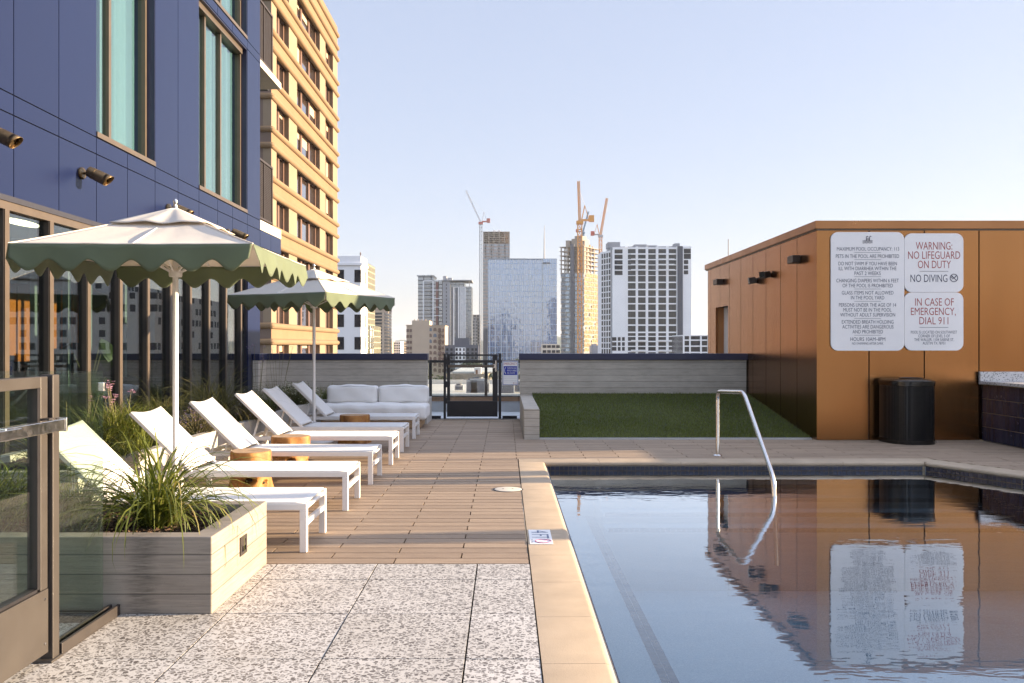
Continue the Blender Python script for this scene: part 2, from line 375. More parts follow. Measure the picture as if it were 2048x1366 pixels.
def terrazzo():
    t = NT('terrazzo_paver'); isl = t.island()
    off = t.n('ShaderNodeCombineXYZ'); t.put(off.inputs[0], t.math('MULTIPLY', isl, 7.3)); t.put(off.inputs[1], t.math('MULTIPLY', isl, 3.1))
    ad = t.n('ShaderNodeVectorMath', operation='ADD'); t.put(ad.inputs[0], t.pos((1, 1.15, 0))); t.put(ad.inputs[1], off.outputs[0])
    ds = t.n('ShaderNodeTexNoise'); t.put(ds.inputs['Vector'], ad.outputs[0]); ds.inputs['Scale'].default_value = 30
    am = t.n('ShaderNodeVectorMath', operation='MULTIPLY_ADD'); t.put(am.inputs[0], ds.outputs['Color']); am.inputs[1].default_value = (.016, .016, 0); t.put(am.inputs[2], ad.outputs[0])
    vec = am.outputs[0]
    base = t.ramp(t.noise(vec, 60, 3), [(.3, (.58, .54, .49)), (.7, (.65, .61, .555))])
    col = base
    for sc, thr, keep, seedoff in ((80, .12, .40, 4.7), (40, .15, .74, 0.0)):
        v2 = t.n('ShaderNodeVectorMath', operation='ADD'); t.put(v2.inputs[0], vec); v2.inputs[1].default_value = (seedoff, seedoff, 0)
        e = t.voro(v2.outputs[0], sc, 'DISTANCE_TO_EDGE'); cc = t.voro(v2.outputs[0], sc, 'F1', 'Color')
        r, g, b = t.xyz(cc)
        m = t.math('MULTIPLY', t.math('GREATER_THAN', e, thr), t.math('LESS_THAN', r, keep))
        chip = t.ramp(g, [(0, (.085, .068, .056)), (.45, (.145, .122, .105)), (.8, (.23, .205, .185)), (1, (.34, .31, .28))])
        col = t.mix(t.math('MULTIPLY', m, .93), col, chip)
    col = t.mix(1, col, t.ramp(t.noise(t.pos(), 2.2, 4), [(.3, (.86, .85, .83)), (.65, (1, 1, 1))]), 'MULTIPLY')
    col = t.mix(1, col, t.ramp(isl, [(0, (.90, .89, .87)), (1, (1, 1, 1))]), 'MULTIPLY')
    return t.end(t.pbsdf(col, .5, 0, t.bump(t.noise(vec, 180, 2), .12, .002), .4))
M['terrazzo'] = terrazzo()

def deckmat():
    t = NT('composite_deck'); isl = t.island()
    p = t.pos((1, 9, 1)); g = t.noise(p, 5, 6, .65, .4); sp = t.noise(t.pos(), 240, 2)
    c = t.ramp(g, [(.3, (.32, .228, .155)), (.7, (.42, .315, .222))])
    c = t.mix(1, c, t.ramp(isl, [(0, (.80, .79, .78)), (.5, (.95, .94, .93)), (1, (1.06, 1.05, 1.03))]), 'MULTIPLY')
    c = t.mix(1, c, t.ramp(sp, [(.35, (.78, .78, .78)), (.6, (1, 1, 1))]), 'MULTIPLY')
    return t.end(t.pbsdf(c, .68, 0, t.bump(t.math('ADD', sp, g), .22, .003), .3))
M['deck'] = deckmat()

def pebble():
    t = NT('pebble_pool_finish'); p = t.pos()
    c = t.ramp(t.noise(p, 90, 3, .7), [(.3, (.27, .32, .35)), (.55, (.37, .425, .46)), (.75, (.49, .54, .57))])
    c = t.mix(1, c, t.ramp(t.noise(p, 1.1, 3), [(.3, (.86, .88, .9)), (.7, (1, 1, 1))]), 'MULTIPLY')
    return t.end(t.pbsdf(c, .8, 0, None, .2))
M['pebble'] = pebble()

def water():
    t = NT('pool_water')
    n1 = t.noise(t.pos((2.2, 5.5, 1), (0, 0, R(8))), 1.0, 3, .5, .3)
    n2 = t.noise(t.pos((7, 17, 1), (0, 0, R(-6))), 1.0, 2, .5, .2)
    # a breeze ruffles the surface where it comes over the shallow end
    x, y, z = t.xyz(t.pos())
    h = t.math('ADD', t.math('MULTIPLY', n1, 1.0), t.math('MULTIPLY', n2, .22))
    nrm = t.bump(h, .045, .026)
    fr = t.n('ShaderNodeFresnel'); fr.inputs['IOR'].default_value = 1.333; t.put(fr.inputs['Normal'], nrm)
    tr = t.n('ShaderNodeBsdfTransparent'); t.put(tr.inputs[0], (.70, .82, .87))
    gl = t.n('ShaderNodeBsdfGlossy'); gl.inputs['Roughness'].default_value = 0.0; t.put(gl.inputs['Normal'], nrm); t.put(gl.inputs[0], (.93, .97, 1.0))
    return t.end(t.mixs(t.math('MINIMUM', t.math('MULTIPLY', fr.outputs[0], 2.5), .95), tr.outputs[0], gl.outputs[0]))
M['water'] = water()

def perforated():
    t = NT('perforated_black_steel'); p = t.pos()
    x, y, z = t.xyz(p)
    v = t.voro(t.pos((1, 1, 1)), 62, rnd=.0)
    hole = t.math('LESS_THAN', v, .42)
    c = t.mix(hole, (.012, .011, .011), (.001, .001, .001))
    return t.end(t.pbsdf(c, t.mix(hole, (.28, .28, .28), (.9, .9, .9)), .2, t.bump(t.math('SUBTRACT', 1, hole), .6, .004), .3))
M['perf'] = perforated()

# ------------------------------------------------------------------ ground, pool deck and pool (the setting)
GZ = -17.0
t = NT('city_ground'); p = t.pos()
cg = t.ramp(t.noise(p, .02, 6, .7), [(.35, (.05, .07, .035)), (.5, (.11, .11, .10)), (.65, (.20, .19, .17))])
M['cityground'] = t.end(t.pbsdf(cg, .9))
g = MB(); g.grid(lambda u, v: (-4500 + 9000*u, -600 + 7000*v, GZ), 24, 24)
struct(g.build('city_ground', M['cityground']))
t = NT('far_hills'); p = t.pos()
ch = t.ramp(t.noise(p, .012, 7, .7), [(.35, (.045, .065, .04)), (.6, (.09, .11, .07)), (.75, (.22, .21, .19))])
M['hills'] = t.end(t.pbsdf(ch, .95))
def hill(u, v):
    x = -2600 + 5200*u; y = 2300 + 1500*v
    h = 34 + 12*math.sin(x*.004+1) + 8*math.sin(x*.013) + 3*math.sin(x*.045) + random.uniform(-1.2, 1.2)
    return (x, y, GZ - .5 + h * math.sin(min(1, v*1.4) * math.pi/2) ** .7 * min(1, v*4))
g = MB(); g.grid(hill, 260, 12); struct(g.build('hills', M['hills'], smooth=True))

PX0, PX1, PYF, WZ = .455, 9.0, 9.90, -.10      # pool: left lip, far right, far lip, water level
DIAG = [(4.70, 9.90), (5.30, 8.83), (9.2, 2.2)]   # splayed right side of the pool (lip line)
def roofslab():
    g = MB(); g.box(-9.0, 13.0, -4.0, 17.75, -2.6, -2.0); return g
struct(roofslab().build('roof_slab', M['greywall']))
# sub-base just under the paving
g = MB(); g.box(-4.5, .145, -3.5, 15.7, -.30, -.035); g.box(.145, 12.5, 10.20, 15.7, -.30, -.035)
g.prism([(5.03, 10.2), (5.60, 9.12), (9.6, 2.2), (12.5, 2.2), (12.5, 10.2)], 'z', -.30, -.035)
struct(g.build('paving_base', plain('paving_base_grey', (.02, .018, .016), .9)))
# timber-look boards: .14 deep, .83 long, running bond
g = MB(); bw, bl, gap = .1385, .83, .007
def planks(x0, x1, y0, y1, ph=0):
    k = 0; y = y0
    while y < y1 - .01:
        ye = min(y + bw, y1)
        x = -.283 + (0 if k % 2 else .415) - 20 * bl
        while x < x1:
            a, b = max(x, x0), min(x + bl, x1)
            if x1 - b < .03: b = x1
            if b - a > .03:
                dz = random.uniform(-.0008, .0008)
                g.box(a + gap*.7, b - gap*.7, y + gap*.95, ye - gap*.95, -.03, dz)
            x += bl
        y += bw; k += 1
planks(-4.42, .150, 5.305, 10.2025)
planks(-4.42, 6.78, 10.2025, 12.28)
planks(-4.42, .265, 12.28, 15.62)
struct(g.build('timber_deck', M['deck']))
# the boards beyond the splayed pool side
g = MB(); y = 10.20 - bw; k = 0
while y > 2.4:
    xe = 5.03 + (10.2 - y) * (.57 / 1.08) if y > 9.12 else 5.60 + (9.12 - y) * (4.0 / 6.92)
    x = xe + .012; first = random.uniform(.2, .83)
    while x < 12.2:
        b = min(x + first, 12.2); g.box(x + gap, b - gap, y + gap/2, y + bw - gap/2, -.03, random.uniform(-.0008, .0008)); x = b; first = .83
    y -= bw; k += 1
struct(g.build('side_deck', M['deck']))
# terrazzo pavers
g = MB()
for i in range(8):
    for j in range(14):
        x1 = -.174 - .62*(i-1) if i else .152
        x0 = -.174 - .62*i
        if i == 7: x0 = -4.45
        y1 = 5.30 if j == 0 else 4.945 - .625*(j-1) ; y0 = 4.945 - .625*j
        gp = .004
        dz = random.uniform(-.001, .001)
        g.box(x0 + gp, x1 - gp, y0 + gp, y1 - gp, -.03, .001 + dz)
struct(g.build('terrazzo_paving', M['terrazzo']))
# pool coping: rounded-nose stones
def coping_run(g, a, b, out, w=.300, n=None, L=.62):
    a = Vector((*a, 0)); b = Vector((*b, 0)); d = b - a; ln = d.length; d.normalize(); out = Vector((*out, 0)).normalized()
    n = n or max(1, round(ln / L)); prof = [(w, -.05), (w, .002), (.03, .003), (.012, -.002), (.002, -.012), (0, -.024), (.004, -.038), (.018, -.045)]
    for i in range(n):
        p0 = a + d * (ln*i/n + .0015); p1 = a + d * (ln*(i+1)/n - .0015); m = len(prof)
        vs = [p0 + out*q + Vector((0, 0, z)) for q, z in prof] + [p1 + out*q + Vector((0, 0, z)) for q, z in prof]
        g.add(vs, [tuple(range(m)), tuple(range(m, 2*m))[::-1]] + [(k, m + k, m + (k+1) % m, (k+1) % m) for k in range(m)])
g = MB()
coping_run(g, (.455, -2.0), (.455, 9.9), (-1, 0), L=.62)
coping_run(g, (.155, 9.9), (4.86, 9.9), (0, 1), L=.95)
dv = Vector((.60, -1.07)).normalized(); nn = Vector((-dv.y, dv.x))
coping_run(g, (4.86, 9.88), (5.40, 8.92), (nn.x, nn.y), n=2)
coping_run(g, (5.40, 8.92), (9.2, 2.2), (.87, .5), n=12)
g.prism([(4.8625, 9.895), (5.121, 10.026), (5.03, 10.198), (4.8625, 10.198)], 'z', -.05, .0022)      # the mitred corner stone
struct(g.build('pool_coping', M['coping'], smooth=True))
# pool shell: bench along the left wall, entry steps at the far end, floor
g = MB()
g.box(.30, .47, -2, 10.0, -2.0, -.046)             # left wall
g.box(.30, 6.0, 9.905, 10.15, -2.0, -.046)         # far wall
g.box(.47, 1.02, -2, 9.9, -1.6, -.62)              # bench
g.box(.47, 9.6, -2, 9.9, -1.7, -1.15)              # floor
for k in range(4):
    g.box(1.02, 6.0, 9.9 - .30*(k+1), 9.9 - .30*k, -1.5, -.22 - .10*k)
struct(g.build('pool_basin', M['pebble']))
g = MB(); wv = Vector((-.87, -.5, 0))
g.prism([(4.875, 9.89), (5.41, 8.93), (9.21, 2.2), (9.5, 2.2), (5.7, 9.05), (5.1, 10.0)], 'z', -1.9, -.046)
struct(g.build('pool_side_wall', M['pebble']))
# waterline tiles
g = MB(); tl = .052
def tiles(g, a, b, nrm, z0=-.155, rows=2):
    a = Vector((*a, 0)); b = Vector((*b, 0)); d = (b - a); n = int(d.length / tl); d.normalize(); m = Matrix(((d.x, -nrm[0], 0), (d.y, -nrm[1], 0), (0, 0, 1)))
    for i in range(n):
        for r in range(rows):
            c = a + d * (tl*(i + .5)); c.z = -.046 - tl*(r + .5) ; c += Vector((nrm[0], nrm[1], 0)) * .004
            g.obox(c, (tl - .006, .010, tl - .006), m)
tiles(g, (.47, 9.905), (4.87, 9.905), (0, -1), rows=3)
tiles(g, (.47, -2), (.47, 9.9), (1, 0), rows=3)
tiles(g, (4.875, 9.89), (5.41, 8.93), (-.873, -.487), rows=12)
tiles(g, (5.41, 8.93), (9.21, 2.2), (-.871, -.492), rows=12)
struct(g.build('waterline_tiles', M['tile']))
g = MB(); g.box(.469, 4.87, 9.9035, 9.9055, -.21, -.046); g.box(.4685, .4715, -2, 9.9, -.21, -.046)
for (a, b) in (((4.873, 9.888), (5.408, 8.928)), ((5.408, 8.928), (9.208, 2.2))):
    g.add([(a[0], a[1], -.68), (b[0], b[1], -.68), (b[0], b[1], -.046), (a[0], a[1], -.046)], [(0, 1, 2, 3)])
struct(g.build('tile_grout', M['grout']))
# tile trim on the bench and the steps
g = MB()
y = -2.0
while y < 9.85:
    for dx in (.0, .053): g.box(.915 + dx, .965 + dx, y + .002, y + .05, -.621, -.615)
    y += .052
for k in range(4):
    x = 1.05
    while x < 5.6:
        g.box(x, x + .05, 9.9 - .30*(k+1) - .002, 9.9 - .30*(k+1) + .048, -.22 - .10*k - .03, -.22 - .10*k + .006); x += .053
struct(g.build('trim_tiles', plain('step_tile', (.022, .026, .05), .3, isl=.4)))
# water
g = MB(); g.prism([(.46, -2), (9.3, -2), (9.3, 2.1), (5.40, 8.94), (4.87, 9.9), (.46, 9.9)], 'z', WZ - .001, WZ)
g2 = MB(); g2.add([(.46, -2, WZ), (9.3, -2, WZ), (9.3, 2.1, WZ), (5.405, 8.94, WZ), (4.872, 9.9, WZ), (.46, 9.9, WZ)], [(0, 1, 2, 3, 4, 5)])
struct(g2.build('water', M['water']))

# low terrace beyond the gate
g = MB()
for i in range(7): g.box(-4.5 + i*1.24 + .003, -4.5 + (i+1)*1.24 - .003, 15.86, 17.45, -.05, -.004)
struct(g.build('terrace_paving', M['deckwhite']))
# ------------------------------------------------------------------ blue hotel wing on the left
BX = -4.50
blue = empty('blue_building', (BX, 9.0, 0), 'blue metal-panelled building with tall teal windows above a glass storefront', 'building')
YE = [1.57, 2.35, 3.13, 3.91, 4.69, 5.47, 6.25, 7.03, 7.81, 8.60, 9.39, 10.16, 10.96, 11.73, 12.53, 13.34, 14.07, 14.88, 15.65]
ZR = [(2.70, 3.46), (3.46, 3.645), (3.645, 6.52), (6.52, 6.67), (6.67, 9.55), (9.55, 9.70), (9.70, 12.2)]
WIN = [(9.39, 10.96), (12.53, 14.86)]
pan = MB(); back = MB()
def panel(y0, y1, z0, z1):
    gp = .006
    pan.box(BX - .03, BX, y0 + gp, y1 - gp, z0 + gp, z1 - gp); back.box(BX - .14, BX - .022, y0, y1, z0, z1)
for zi, (z0, z1) in enumerate(ZR):
    tall = z1 - z0 > 2
    for a, b in zip(YE[:-1], YE[1:]):
        if tall and any(a >= w0 - .01 and b <= w1 + .03 for w0, w1 in WIN): continue
        panel(a, b, z0, z1)
panel(14.90, 15.65, 0.0, 2.70)
back.box(BX - .5, BX - .05, 15.60, 15.648, 0, 12.2)
pan.build('wall', M['blue'], blue); back.build('joint_backing', M['bluedark'], blue)
g = MB(); g.box(BX - .34, BX + .008, 1.57, 14.9, 2.66, 2.712)
g.build('drip_edge', M['bluedark'], blue)
for (y0, y1), (z0, z1) in [(w, z) for w in WIN for z in ((3.665, 6.50), (6.69, 9.53))]:
    rv = MB()
    rv.box(BX - .30, BX - .004, y0 - .012, y0 + .004, z0, z1); rv.box(BX - .30, BX - .004, y1 - .004, y1 + .012, z0, z1)
    rv.box(BX - .30, BX - .004, y0, y1, z1 - .004, z1 + .012)
    w = rv.build('window', M['navy'], blue)
    fr = MB(); d0, d1 = BX - .19, BX - .10
    fr.box(d0, d1, y0 + .005, y0 + .06, z0, z1); fr.box(d0, d1, y1 - .065, y1 - .01, z0, z1)
    fr.box(d0, d1 + .04, y0 + .06, y1 - .065, z1 - .10, z1 - .006); fr.box(d0, BX + .012, y0, y1, z0 - .012, z0 + .045)
    n = 2 if y1 - y0 < 2 else 3
    ms = [y0 + (y1 - y0) * k / n for k in range(1, n)]
    if n == 2: ms = [9.95]
    else: ms = [13.10, 13.82]
    for m in ms: fr.box(d0, d1 - .01, m - .03, m + .03, z0 + .05, z1 - .10)
    fr.build('frame', M['bronze'], w)
    gl = MB(); gl.box(BX - .155, BX - .147, y0 + .02, y1 - .03, z0 + .02, z1 - .03); gl.build('pane', M['win_glass'], w)
    ct = MB(); ct.grid(lambda u, v: (BX - .245 + .028*math.sin(u*(y1-y0)*26) + .014*math.sin(u*61), y0 - .2 + u*(y1 - y0 + .12), z0 - .1 + v*(z1 - z0 + .2)), int((y1-y0)*60), 2)
    ct.build('curtain', M['curtain'], w, smooth=True)
    bx = MB(); bx.box(BX - 3.2, BX - 3.15, y0 - .6, y1 + 2.5, z0 - .3, z1 + .2); bx.box(BX - 3.2, BX - .32, y0 - .6, y1 + 2.5, z1 + .12, z1 + .16); bx.box(BX - 3.2, BX - .32, y0 - .6, y1 + 2.5, z0 - .16, z0 - .12)
    bx.build('room', M['interior'], w)
# storefront
MY = [1.6, 2.36, 3.12, 3.88, 4.65, 5.41, 6.18, 6.945, 7.71, 8.47, 9.23, 10.0, 10.77, 11.5, 12.22, 12.98, 13.77, 14.55]
g = MB(); g.box(BX - .09, BX - .005, 1.57, 14.9, 2.585, 2.66); g.box(BX - .09, BX - .005, 1.57, 14.9, 0, .10)
g.build('storefront_header', M['bronze'], blue)
for y in MY:
    g = MB(); g.box(BX - .08, BX, y - .035, y + .035, .10, 2.585); g.build('mullion', M['bronze'], blue)
    g = MB(); g.box(BX - .085, BX - .012, y - .043, y - .0355, .10, 2.585); g.box(BX - .085, BX - .012, y + .0355, y + .043, .10, 2.585); g.build('gasket', M['gatedark'], blue)
for a, b in zip(MY, MY[1:] + [14.9]):
    g = MB(); g.box(BX - .066, BX - .056, a + .036, b - .036, .10, 2.585); g.build('glass_pane', M['store_glass'], blue)
g = MB(); g.box(-10, -9.9, 1.2, 15.6, 0, 3.4); g.box(-10, BX - .5, 15.5, 15.59, 0, 3.4); g.box(-10, BX - .2, 1.2, 1.3, 0, 3.4); g.box(-9.9, BX - .15, 1.3, 15.5, 3.3, 3.4)
g.box(-9.9, BX - .35, 12.0, 12.25, 0, .9)
g.build('interior_walls', M['interior'], blue)
g = MB(); g.box(-9.9, BX - .145, 1.3, 15.5, -.1, -.002); g.build('interior_floor', M['intfloor'], blue)
g = MB()
for y0, y1, z0, z1 in ((13.0, 13.25, 1.2, 2.3), (13.3, 13.65, 1.1, 2.32), (14.35, 14.45, 1.3, 2.3), (14.7, 14.98, 1.2, 2.3), (15.02, 15.2, 1.4, 2.25), (12.4, 12.7, 1.3, 2.2)): g.box(-7.66, -7.6, y0, y1, z0, z1)
g.build('wall_art', M['orange'], blue)
g = MB()
for x, y in ((-6.2, 11.5), (-6.4, 13.0), (-5.6, 12.4), (-5.5, 10.6), (-6.8, 12.2)): g.box(x, x + .07, y, y + .07, 0, 3.3)
g.build('column', M['curtain'], blue)
# balconies at the rear end of the facade
for zt, lab in ((3.655, 'low'), (6.60, 'high')):
    b = MB(); b.box(-6.2, BX + .004, 15.66, 17.1, zt - .175 if lab == 'low' else zt - .12, zt)
    s = b.build('balcony', M['cream'], blue)
    r = MB(); zz0, zz1, yr, xr = zt + .08, zt + 1.12, 16.62, BX - .03
    r.box(xr - .04, xr, 15.66, 15.70, zz0 - .08, zz1); r.box(xr - .04, xr, yr - .04, yr, zz0 - .08, zz1); r.box(xr - .045, xr + .005, 15.66, yr, zz1, zz1 + .04); r.box(xr - .04, xr, 15.66, yr, zz0 - .03, zz0)
    r.box(xr - .04, xr, 16.02, 16.05, zz0, zz1)
    k = 15.72
    while k < yr - .05: r.box(xr - .024, xr - .016, k, k + .012, zz0, zz1); k += .034
    k = zz0 + .02
    while k < zz1: r.box(xr - .026, xr - .014, 15.7, yr - .04, k, k + .011); k += .034
    r.box(-6.0, xr - .04, yr - .04, yr - .01, zz1, zz1 + .04)
    k = -6.0
    while k < xr - .05: r.box(k, k + .012, yr - .03, yr - .02, zz0, zz1); k += .05
    r.build('railing', M['mesh'], s)
g = MB(); g.box(BX - .03, BX, 15.66, 16.36, 3.17, 3.47); g.box(BX - .03, BX, 16.372, 17.10, 3.17, 3.47); g.box(-6.2, BX - .035, 15.66, 17.1, 3.18, 3.47)
g.build('balcony_fascia', M['blue'], blue)
# ring lamp inside
lm = NT('lamp_glow'); em = lm.n('ShaderNodeEmission'); em.inputs[0].default_value = (1, .83, .5, 1); em.inputs[1].default_value = 1.6; M['glow'] = lm.end(em.outputs[0])
g = MB(); pts = [(-6.3 + .10*math.cos(a), 11.1 + .22*math.sin(a)*1.6, 2.95) for a in [2*math.pi*k/24 for k in range(25)]]
g.tube(pts, .018, 8); centred(g, 'ring_lamp', M['glow'], 'thin lit oval ring lamp hanging inside behind the storefront glass', 'lamp')

# spotlights on the blue wall
def spotlight(y, label):
    r = empty('wall_spotlight', (BX, y, 3.18), label, 'spotlight', 'bronze spotlights along the blue wall')
    g = MB(); g.tube([(BX, y, 3.18), (BX + .018, y, 3.18), (BX + .03, y, 3.18)], [.064, .064, .054], 20); g.build('base_plate', M['lampbrass'], r, smooth=True)
    g = MB(); g.tube([(BX + .03, y, 3.18), (BX + .06, y + .0, 3.18), (BX + .10, y - .01, 3.175)], .014, 10)
    g.tube([(BX + .095, y - .01, 3.205), (BX + .095, y - .01, 3.145)], .02, 12); g.build('arm', M['lampbrass'], r, smooth=True)
    a = Vector((BX + .085, y - .03, 3.20)); d = Vector((.86, .05, -.42)).normalized()
    g = MB(); L = .20; prof = [(0, .040), (.012, .056), (.05, .057), (.052, .061), (.085, .061), (.087, .057), (.10, .057), (.102, .063), (.2, .064)]
    g.tube([a + d * t_ for t_, _ in prof], [q for _, q in prof], 22); hd = g.build('lamp_head', M['lampbrass'], r, smooth=True)
    # slanted hood lip
    h = MB(); q = d.to_track_quat('Z', 'Y').to_matrix(); rim0 = []; rim1 = []
    for k in range(24):
        w = 2*math.pi*k/24; v = q @ Vector((.0625*math.cos(w), .0625*math.sin(w), 0))
        ext = .015 + .055 * max(0, .5 + .5 * v.normalized().z)
        rim0.append(a + d*.2 + v); rim1.append(a + d*(.2 + ext) + v)
    h.add(rim0 + rim1, [(k, (k+1) % 24, 24 + (k+1) % 24, 24 + k) for k in range(24)]); h.build('hood', M['lampbrass'], hd, smooth=True, solid=.004)
for y, l in ((7.34, 'bronze wall spotlight cut by the left picture edge, nearest one on the blue wall'), (9.05, 'bronze wall spotlight on bare blue panel left of the near umbrella top'),
             (11.38, 'bronze wall spotlight half hidden behind the tip of the near umbrella'), (13.82, 'bronze wall spotlight nearest the far corner of the blue wall, over the umbrella slope')):
    spotlight(y, l)

# ------------------------------------------------------------------ parapet walls with navy caps
def parapet(name, x0, x1, label, extra=None):
    r = empty(name, ((x0+x1)/2, 15.8, 0), label, 'wall')
    g = MB(); g.box(x0, x1, 15.70, 15.92, -.3, 1.085)
    if extra: g.box(*extra, -.3, 1.085)
    g.build('wall_face', M['conc_wall'], r)
    g = MB(); g.box(x0 - (.02 if x0 > -1 else 0), x1 + .02, 15.675, 15.945, 1.085, 1.204)
    if extra: g.box(extra[0], extra[1] + .02, extra[2], 15.67, 1.085, 1.204)
    g.build('cap', M['navy'], r, bevel=.006)
parapet('parapet_wall', -4.49, -1.45, 'grey board-marked concrete wall with dark navy cap behind the white sofa', (-4.49, -4.39, 15.16, 15.695))
parapet('parapet_wall', .267, 4.43, 'grey board-marked concrete wall with dark navy cap behind the green turf slope')
# low wall beside the turf
g = MB(); g.box(.267, .492, 12.36, 15.69, -.05, .434)
centred(g, 'low_wall', M['conc_wall'], 'low pale concrete kerb wall along the left side of the turf', 'wall', bevel=.008)
# turf slope (blades are far too many to count)
def slope(u, v): return (.492 + u*3.95, 12.42 + 3.27*v, .015 + .452*v)
g = MB(); g.grid(slope, 8, 8); struct(g.build('turf_slope', M['turf_base']))
g = MB()
for k in range(42000):
    u, v = random.random(), random.random() ** 1.15
    x, y, z = slope(u, v); a = random.uniform(0, 6.28); l = random.uniform(.022, .04); w = .004
    dx, dy = math.cos(a), math.sin(a); q_ = math.sin(x*2.1 + 1.3*math.sin(y*1.7)) + math.sin(y*3.3 + x); lx, ly = random.uniform(-.010, .010) + .006*q_, random.uniform(-.012, .008) - .005*q_
    g.add([(x - w*dx, y - w*dy, z), (x + w*dx, y + w*dy, z), (x + lx, y + ly, z + l)], [(0, 1, 2)])
tg = g.build('turf', M['turf']); tag(tg, 'short dense green artificial turf on the sloping lawn', 'turf', kind='stuff')
g = MB(); g.box(.495, 4.44, 12.375, 12.418, -.05, .012); centred(g, 'turf_edging', M['conc_plain'], 'thin pale edging strip along the front of the turf', 'edging')

# ------------------------------------------------------------------ copper building on the right
OX, OY, OZ = 4.45, 12.20, 2.997
cop = empty('copper_building', (8.0, 15.5, 0), 'copper coloured metal-clad pool pavilion with pool rules on its front', 'building')
g = MB(); bk = MB()
FX = [4.45, 5.196, 5.986, 6.768, 7.55, 8.33, 9.11, 9.89, 10.67, 11.45, 12.4]
for a, b in zip(FX[:-1], FX[1:]):
    g.box(a + (.009 if a > 4.5 else 0), b - .009, OY, OY + .03, .004, OZ)
LY = [12.20, 13.03, 13.81, 14.58, 15.35, 16.14, 16.96, 17.07, 17.70, 18.08, 18.50, 18.76]
for a, b in zip(LY[:-1], LY[1:]):
    z0 = 2.15 if 17.06 < a and b < 18.09 else .004
    j = lambda y: .009 if y not in (12.20, 17.07, 18.08) else 0
    g.box(OX, OX + .03, max(a + j(a), OY + .031), b - j(b), z0, OZ)
g.build('cladding', M['copper'], cop)
bk.box(OX + .031, 12.38, OY + .031, OY + .25, .0, OZ - .01); bk.box(OX + .022, OX + .028, OY + .04, 17.06, 0, OZ - .01)
bk.box(OX + .031, OX + .25, OY + .26, 17.06, 0, OZ - .01); bk.box(OX + .031, OX + .25, 18.09, 18.74, 0, OZ - .01); bk.box(OX + .031, OX + .25, 17.07, 18.08, 2.16, OZ - .01)
bk.box(OX + .03, 12.38, 18.76, 18.9, 0, OZ - .01)
bk.build('core', M['bluedark'], cop)
g = MB(); g.box(OX - .03, 12.43, OY - .03, 18.95, OZ + .022, OZ + .138); g.build('roof_cap', M['coppertrim'], cop, bevel=.004)
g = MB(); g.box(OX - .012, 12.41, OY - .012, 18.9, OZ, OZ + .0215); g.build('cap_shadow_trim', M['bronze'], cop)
g = MB(); g.box(OX + .035, OX + .26, 18.04, 18.079, 0, 2.15); g.box(OX + .035, OX + .26, 17.071, 17.1, 0, 2.15); d = g.build('doorway', M['coppertrim'], cop)
g = MB(); g.box(OX + .165, OX + .20, 17.1, 18.04, 0, 2.15); dd = g.build('door', M['greydoor'], d)
for y, w_, z, rz, tl_, lab, nm in ((12.98, .25, 2.66, 0, 0, 'box wall light nearest the corner of the copper building, high up', 'wall_light'), (17.63, .32, 2.66, 0, 0, 'box wall light above the doorway at the far end of the copper wall', 'wall_light')):
    r = empty(nm, (OX, y, z), lab, 'wall light', 'box lights on the copper wall')
    g = MB(); g.box(OX - .125, OX - .006, y - w_/2, y + w_/2, z - .055, z + .055); g.build('housing', M['sconce'], r, bevel=.004)
    g = MB(); g.box(OX - .006, OX, y - .05, y + .05, z - .04, z + .04); g.build('mount', M['sconce'], r)
for y, z, rz, lab in ((14.36, 2.54, .35, 'dark tilted floodlight box, nearer of the small pair on the copper wall'), (15.12, 2.50, -.1, 'dark small floodlight box, farther of the pair on the copper wall')):
    r = empty('floodlight', (OX, y, z), lab, 'floodlight', 'small floodlights on the copper wall')
    m = Matrix.Rotation(rz, 3, 'Z') @ Matrix.Rotation(-.18, 3, 'Y')
    g = MB(); g.obox((OX - .085, y, z), (.11, .16, .11), m); hs = g.build('housing', M['sconce'], r, bevel=.005)
    g = MB(); g.obox((OX - .142, y - rz*.02, z + .01), (.008, .13, .085), m); g.build('lens', M['black'], hs)
    g = MB(); g.tube([(OX, y, z), (OX - .05, y, z)], .018, 10); g.tube([(OX - .014, y, z), (OX, y, z)], .045, 14); g.build('mount', M['sconce'], r)
g = MB(); g.tube([(OX + .3, 18.2, 3.13), (OX + .3, 18.2, 3.62)], .008, 6); centred(g, 'roof_rod', M['sconce'], 'thin upright rod on the copper roof edge', 'rod')

# outdoor counter
cnt = empty('outdoor_counter', (7.2, 10.8, 0), 'counter clad in narrow navy tiles with speckled stone top', 'counter')
g = MB(); y = 9.2
while y < 12.13:
    for r_ in range(5):
        z0 = .80 - .198*(r_ + 1); z1 = .80 - .198*r_ - .009
        if z1 > .01: g.box(6.790, 6.80, y + .006, y + .052, max(z0, .002), z1)
    y += .056
g.build('tiles', M['tile'], cnt)
g = MB(); g.box(6.797, 7.9, 9.2, 12.165, 0, .805); g.build('body', M['grout'], cnt)
t = NT('speckled_stone'); p = t.pos(); e = t.voro(p, 75, 'DISTANCE_TO_EDGE'); cc = t.voro(p, 75, 'F1', 'Color'); r_, g_, b_ = t.xyz(cc)
m_ = t.math('MULTIPLY', t.math('LESS_THAN', r_, .3), t.math('GREATER_THAN', e, .1))
M['speckle'] = t.end(t.pbsdf(t.mix(m_, (.60, .57, .54), (.07, .065, .06)), .35))
g = MB(); g.box(6.74, 7.95, 9.15, 12.12, .806, .85); g.build('counter_top', M['speckle'], cnt, bevel=.004)
g = MB(); g.box(6.745, 7.95, 12.121, 12.17, .80, .98); g.build('backsplash', M['speckle'], cnt, bevel=.004)

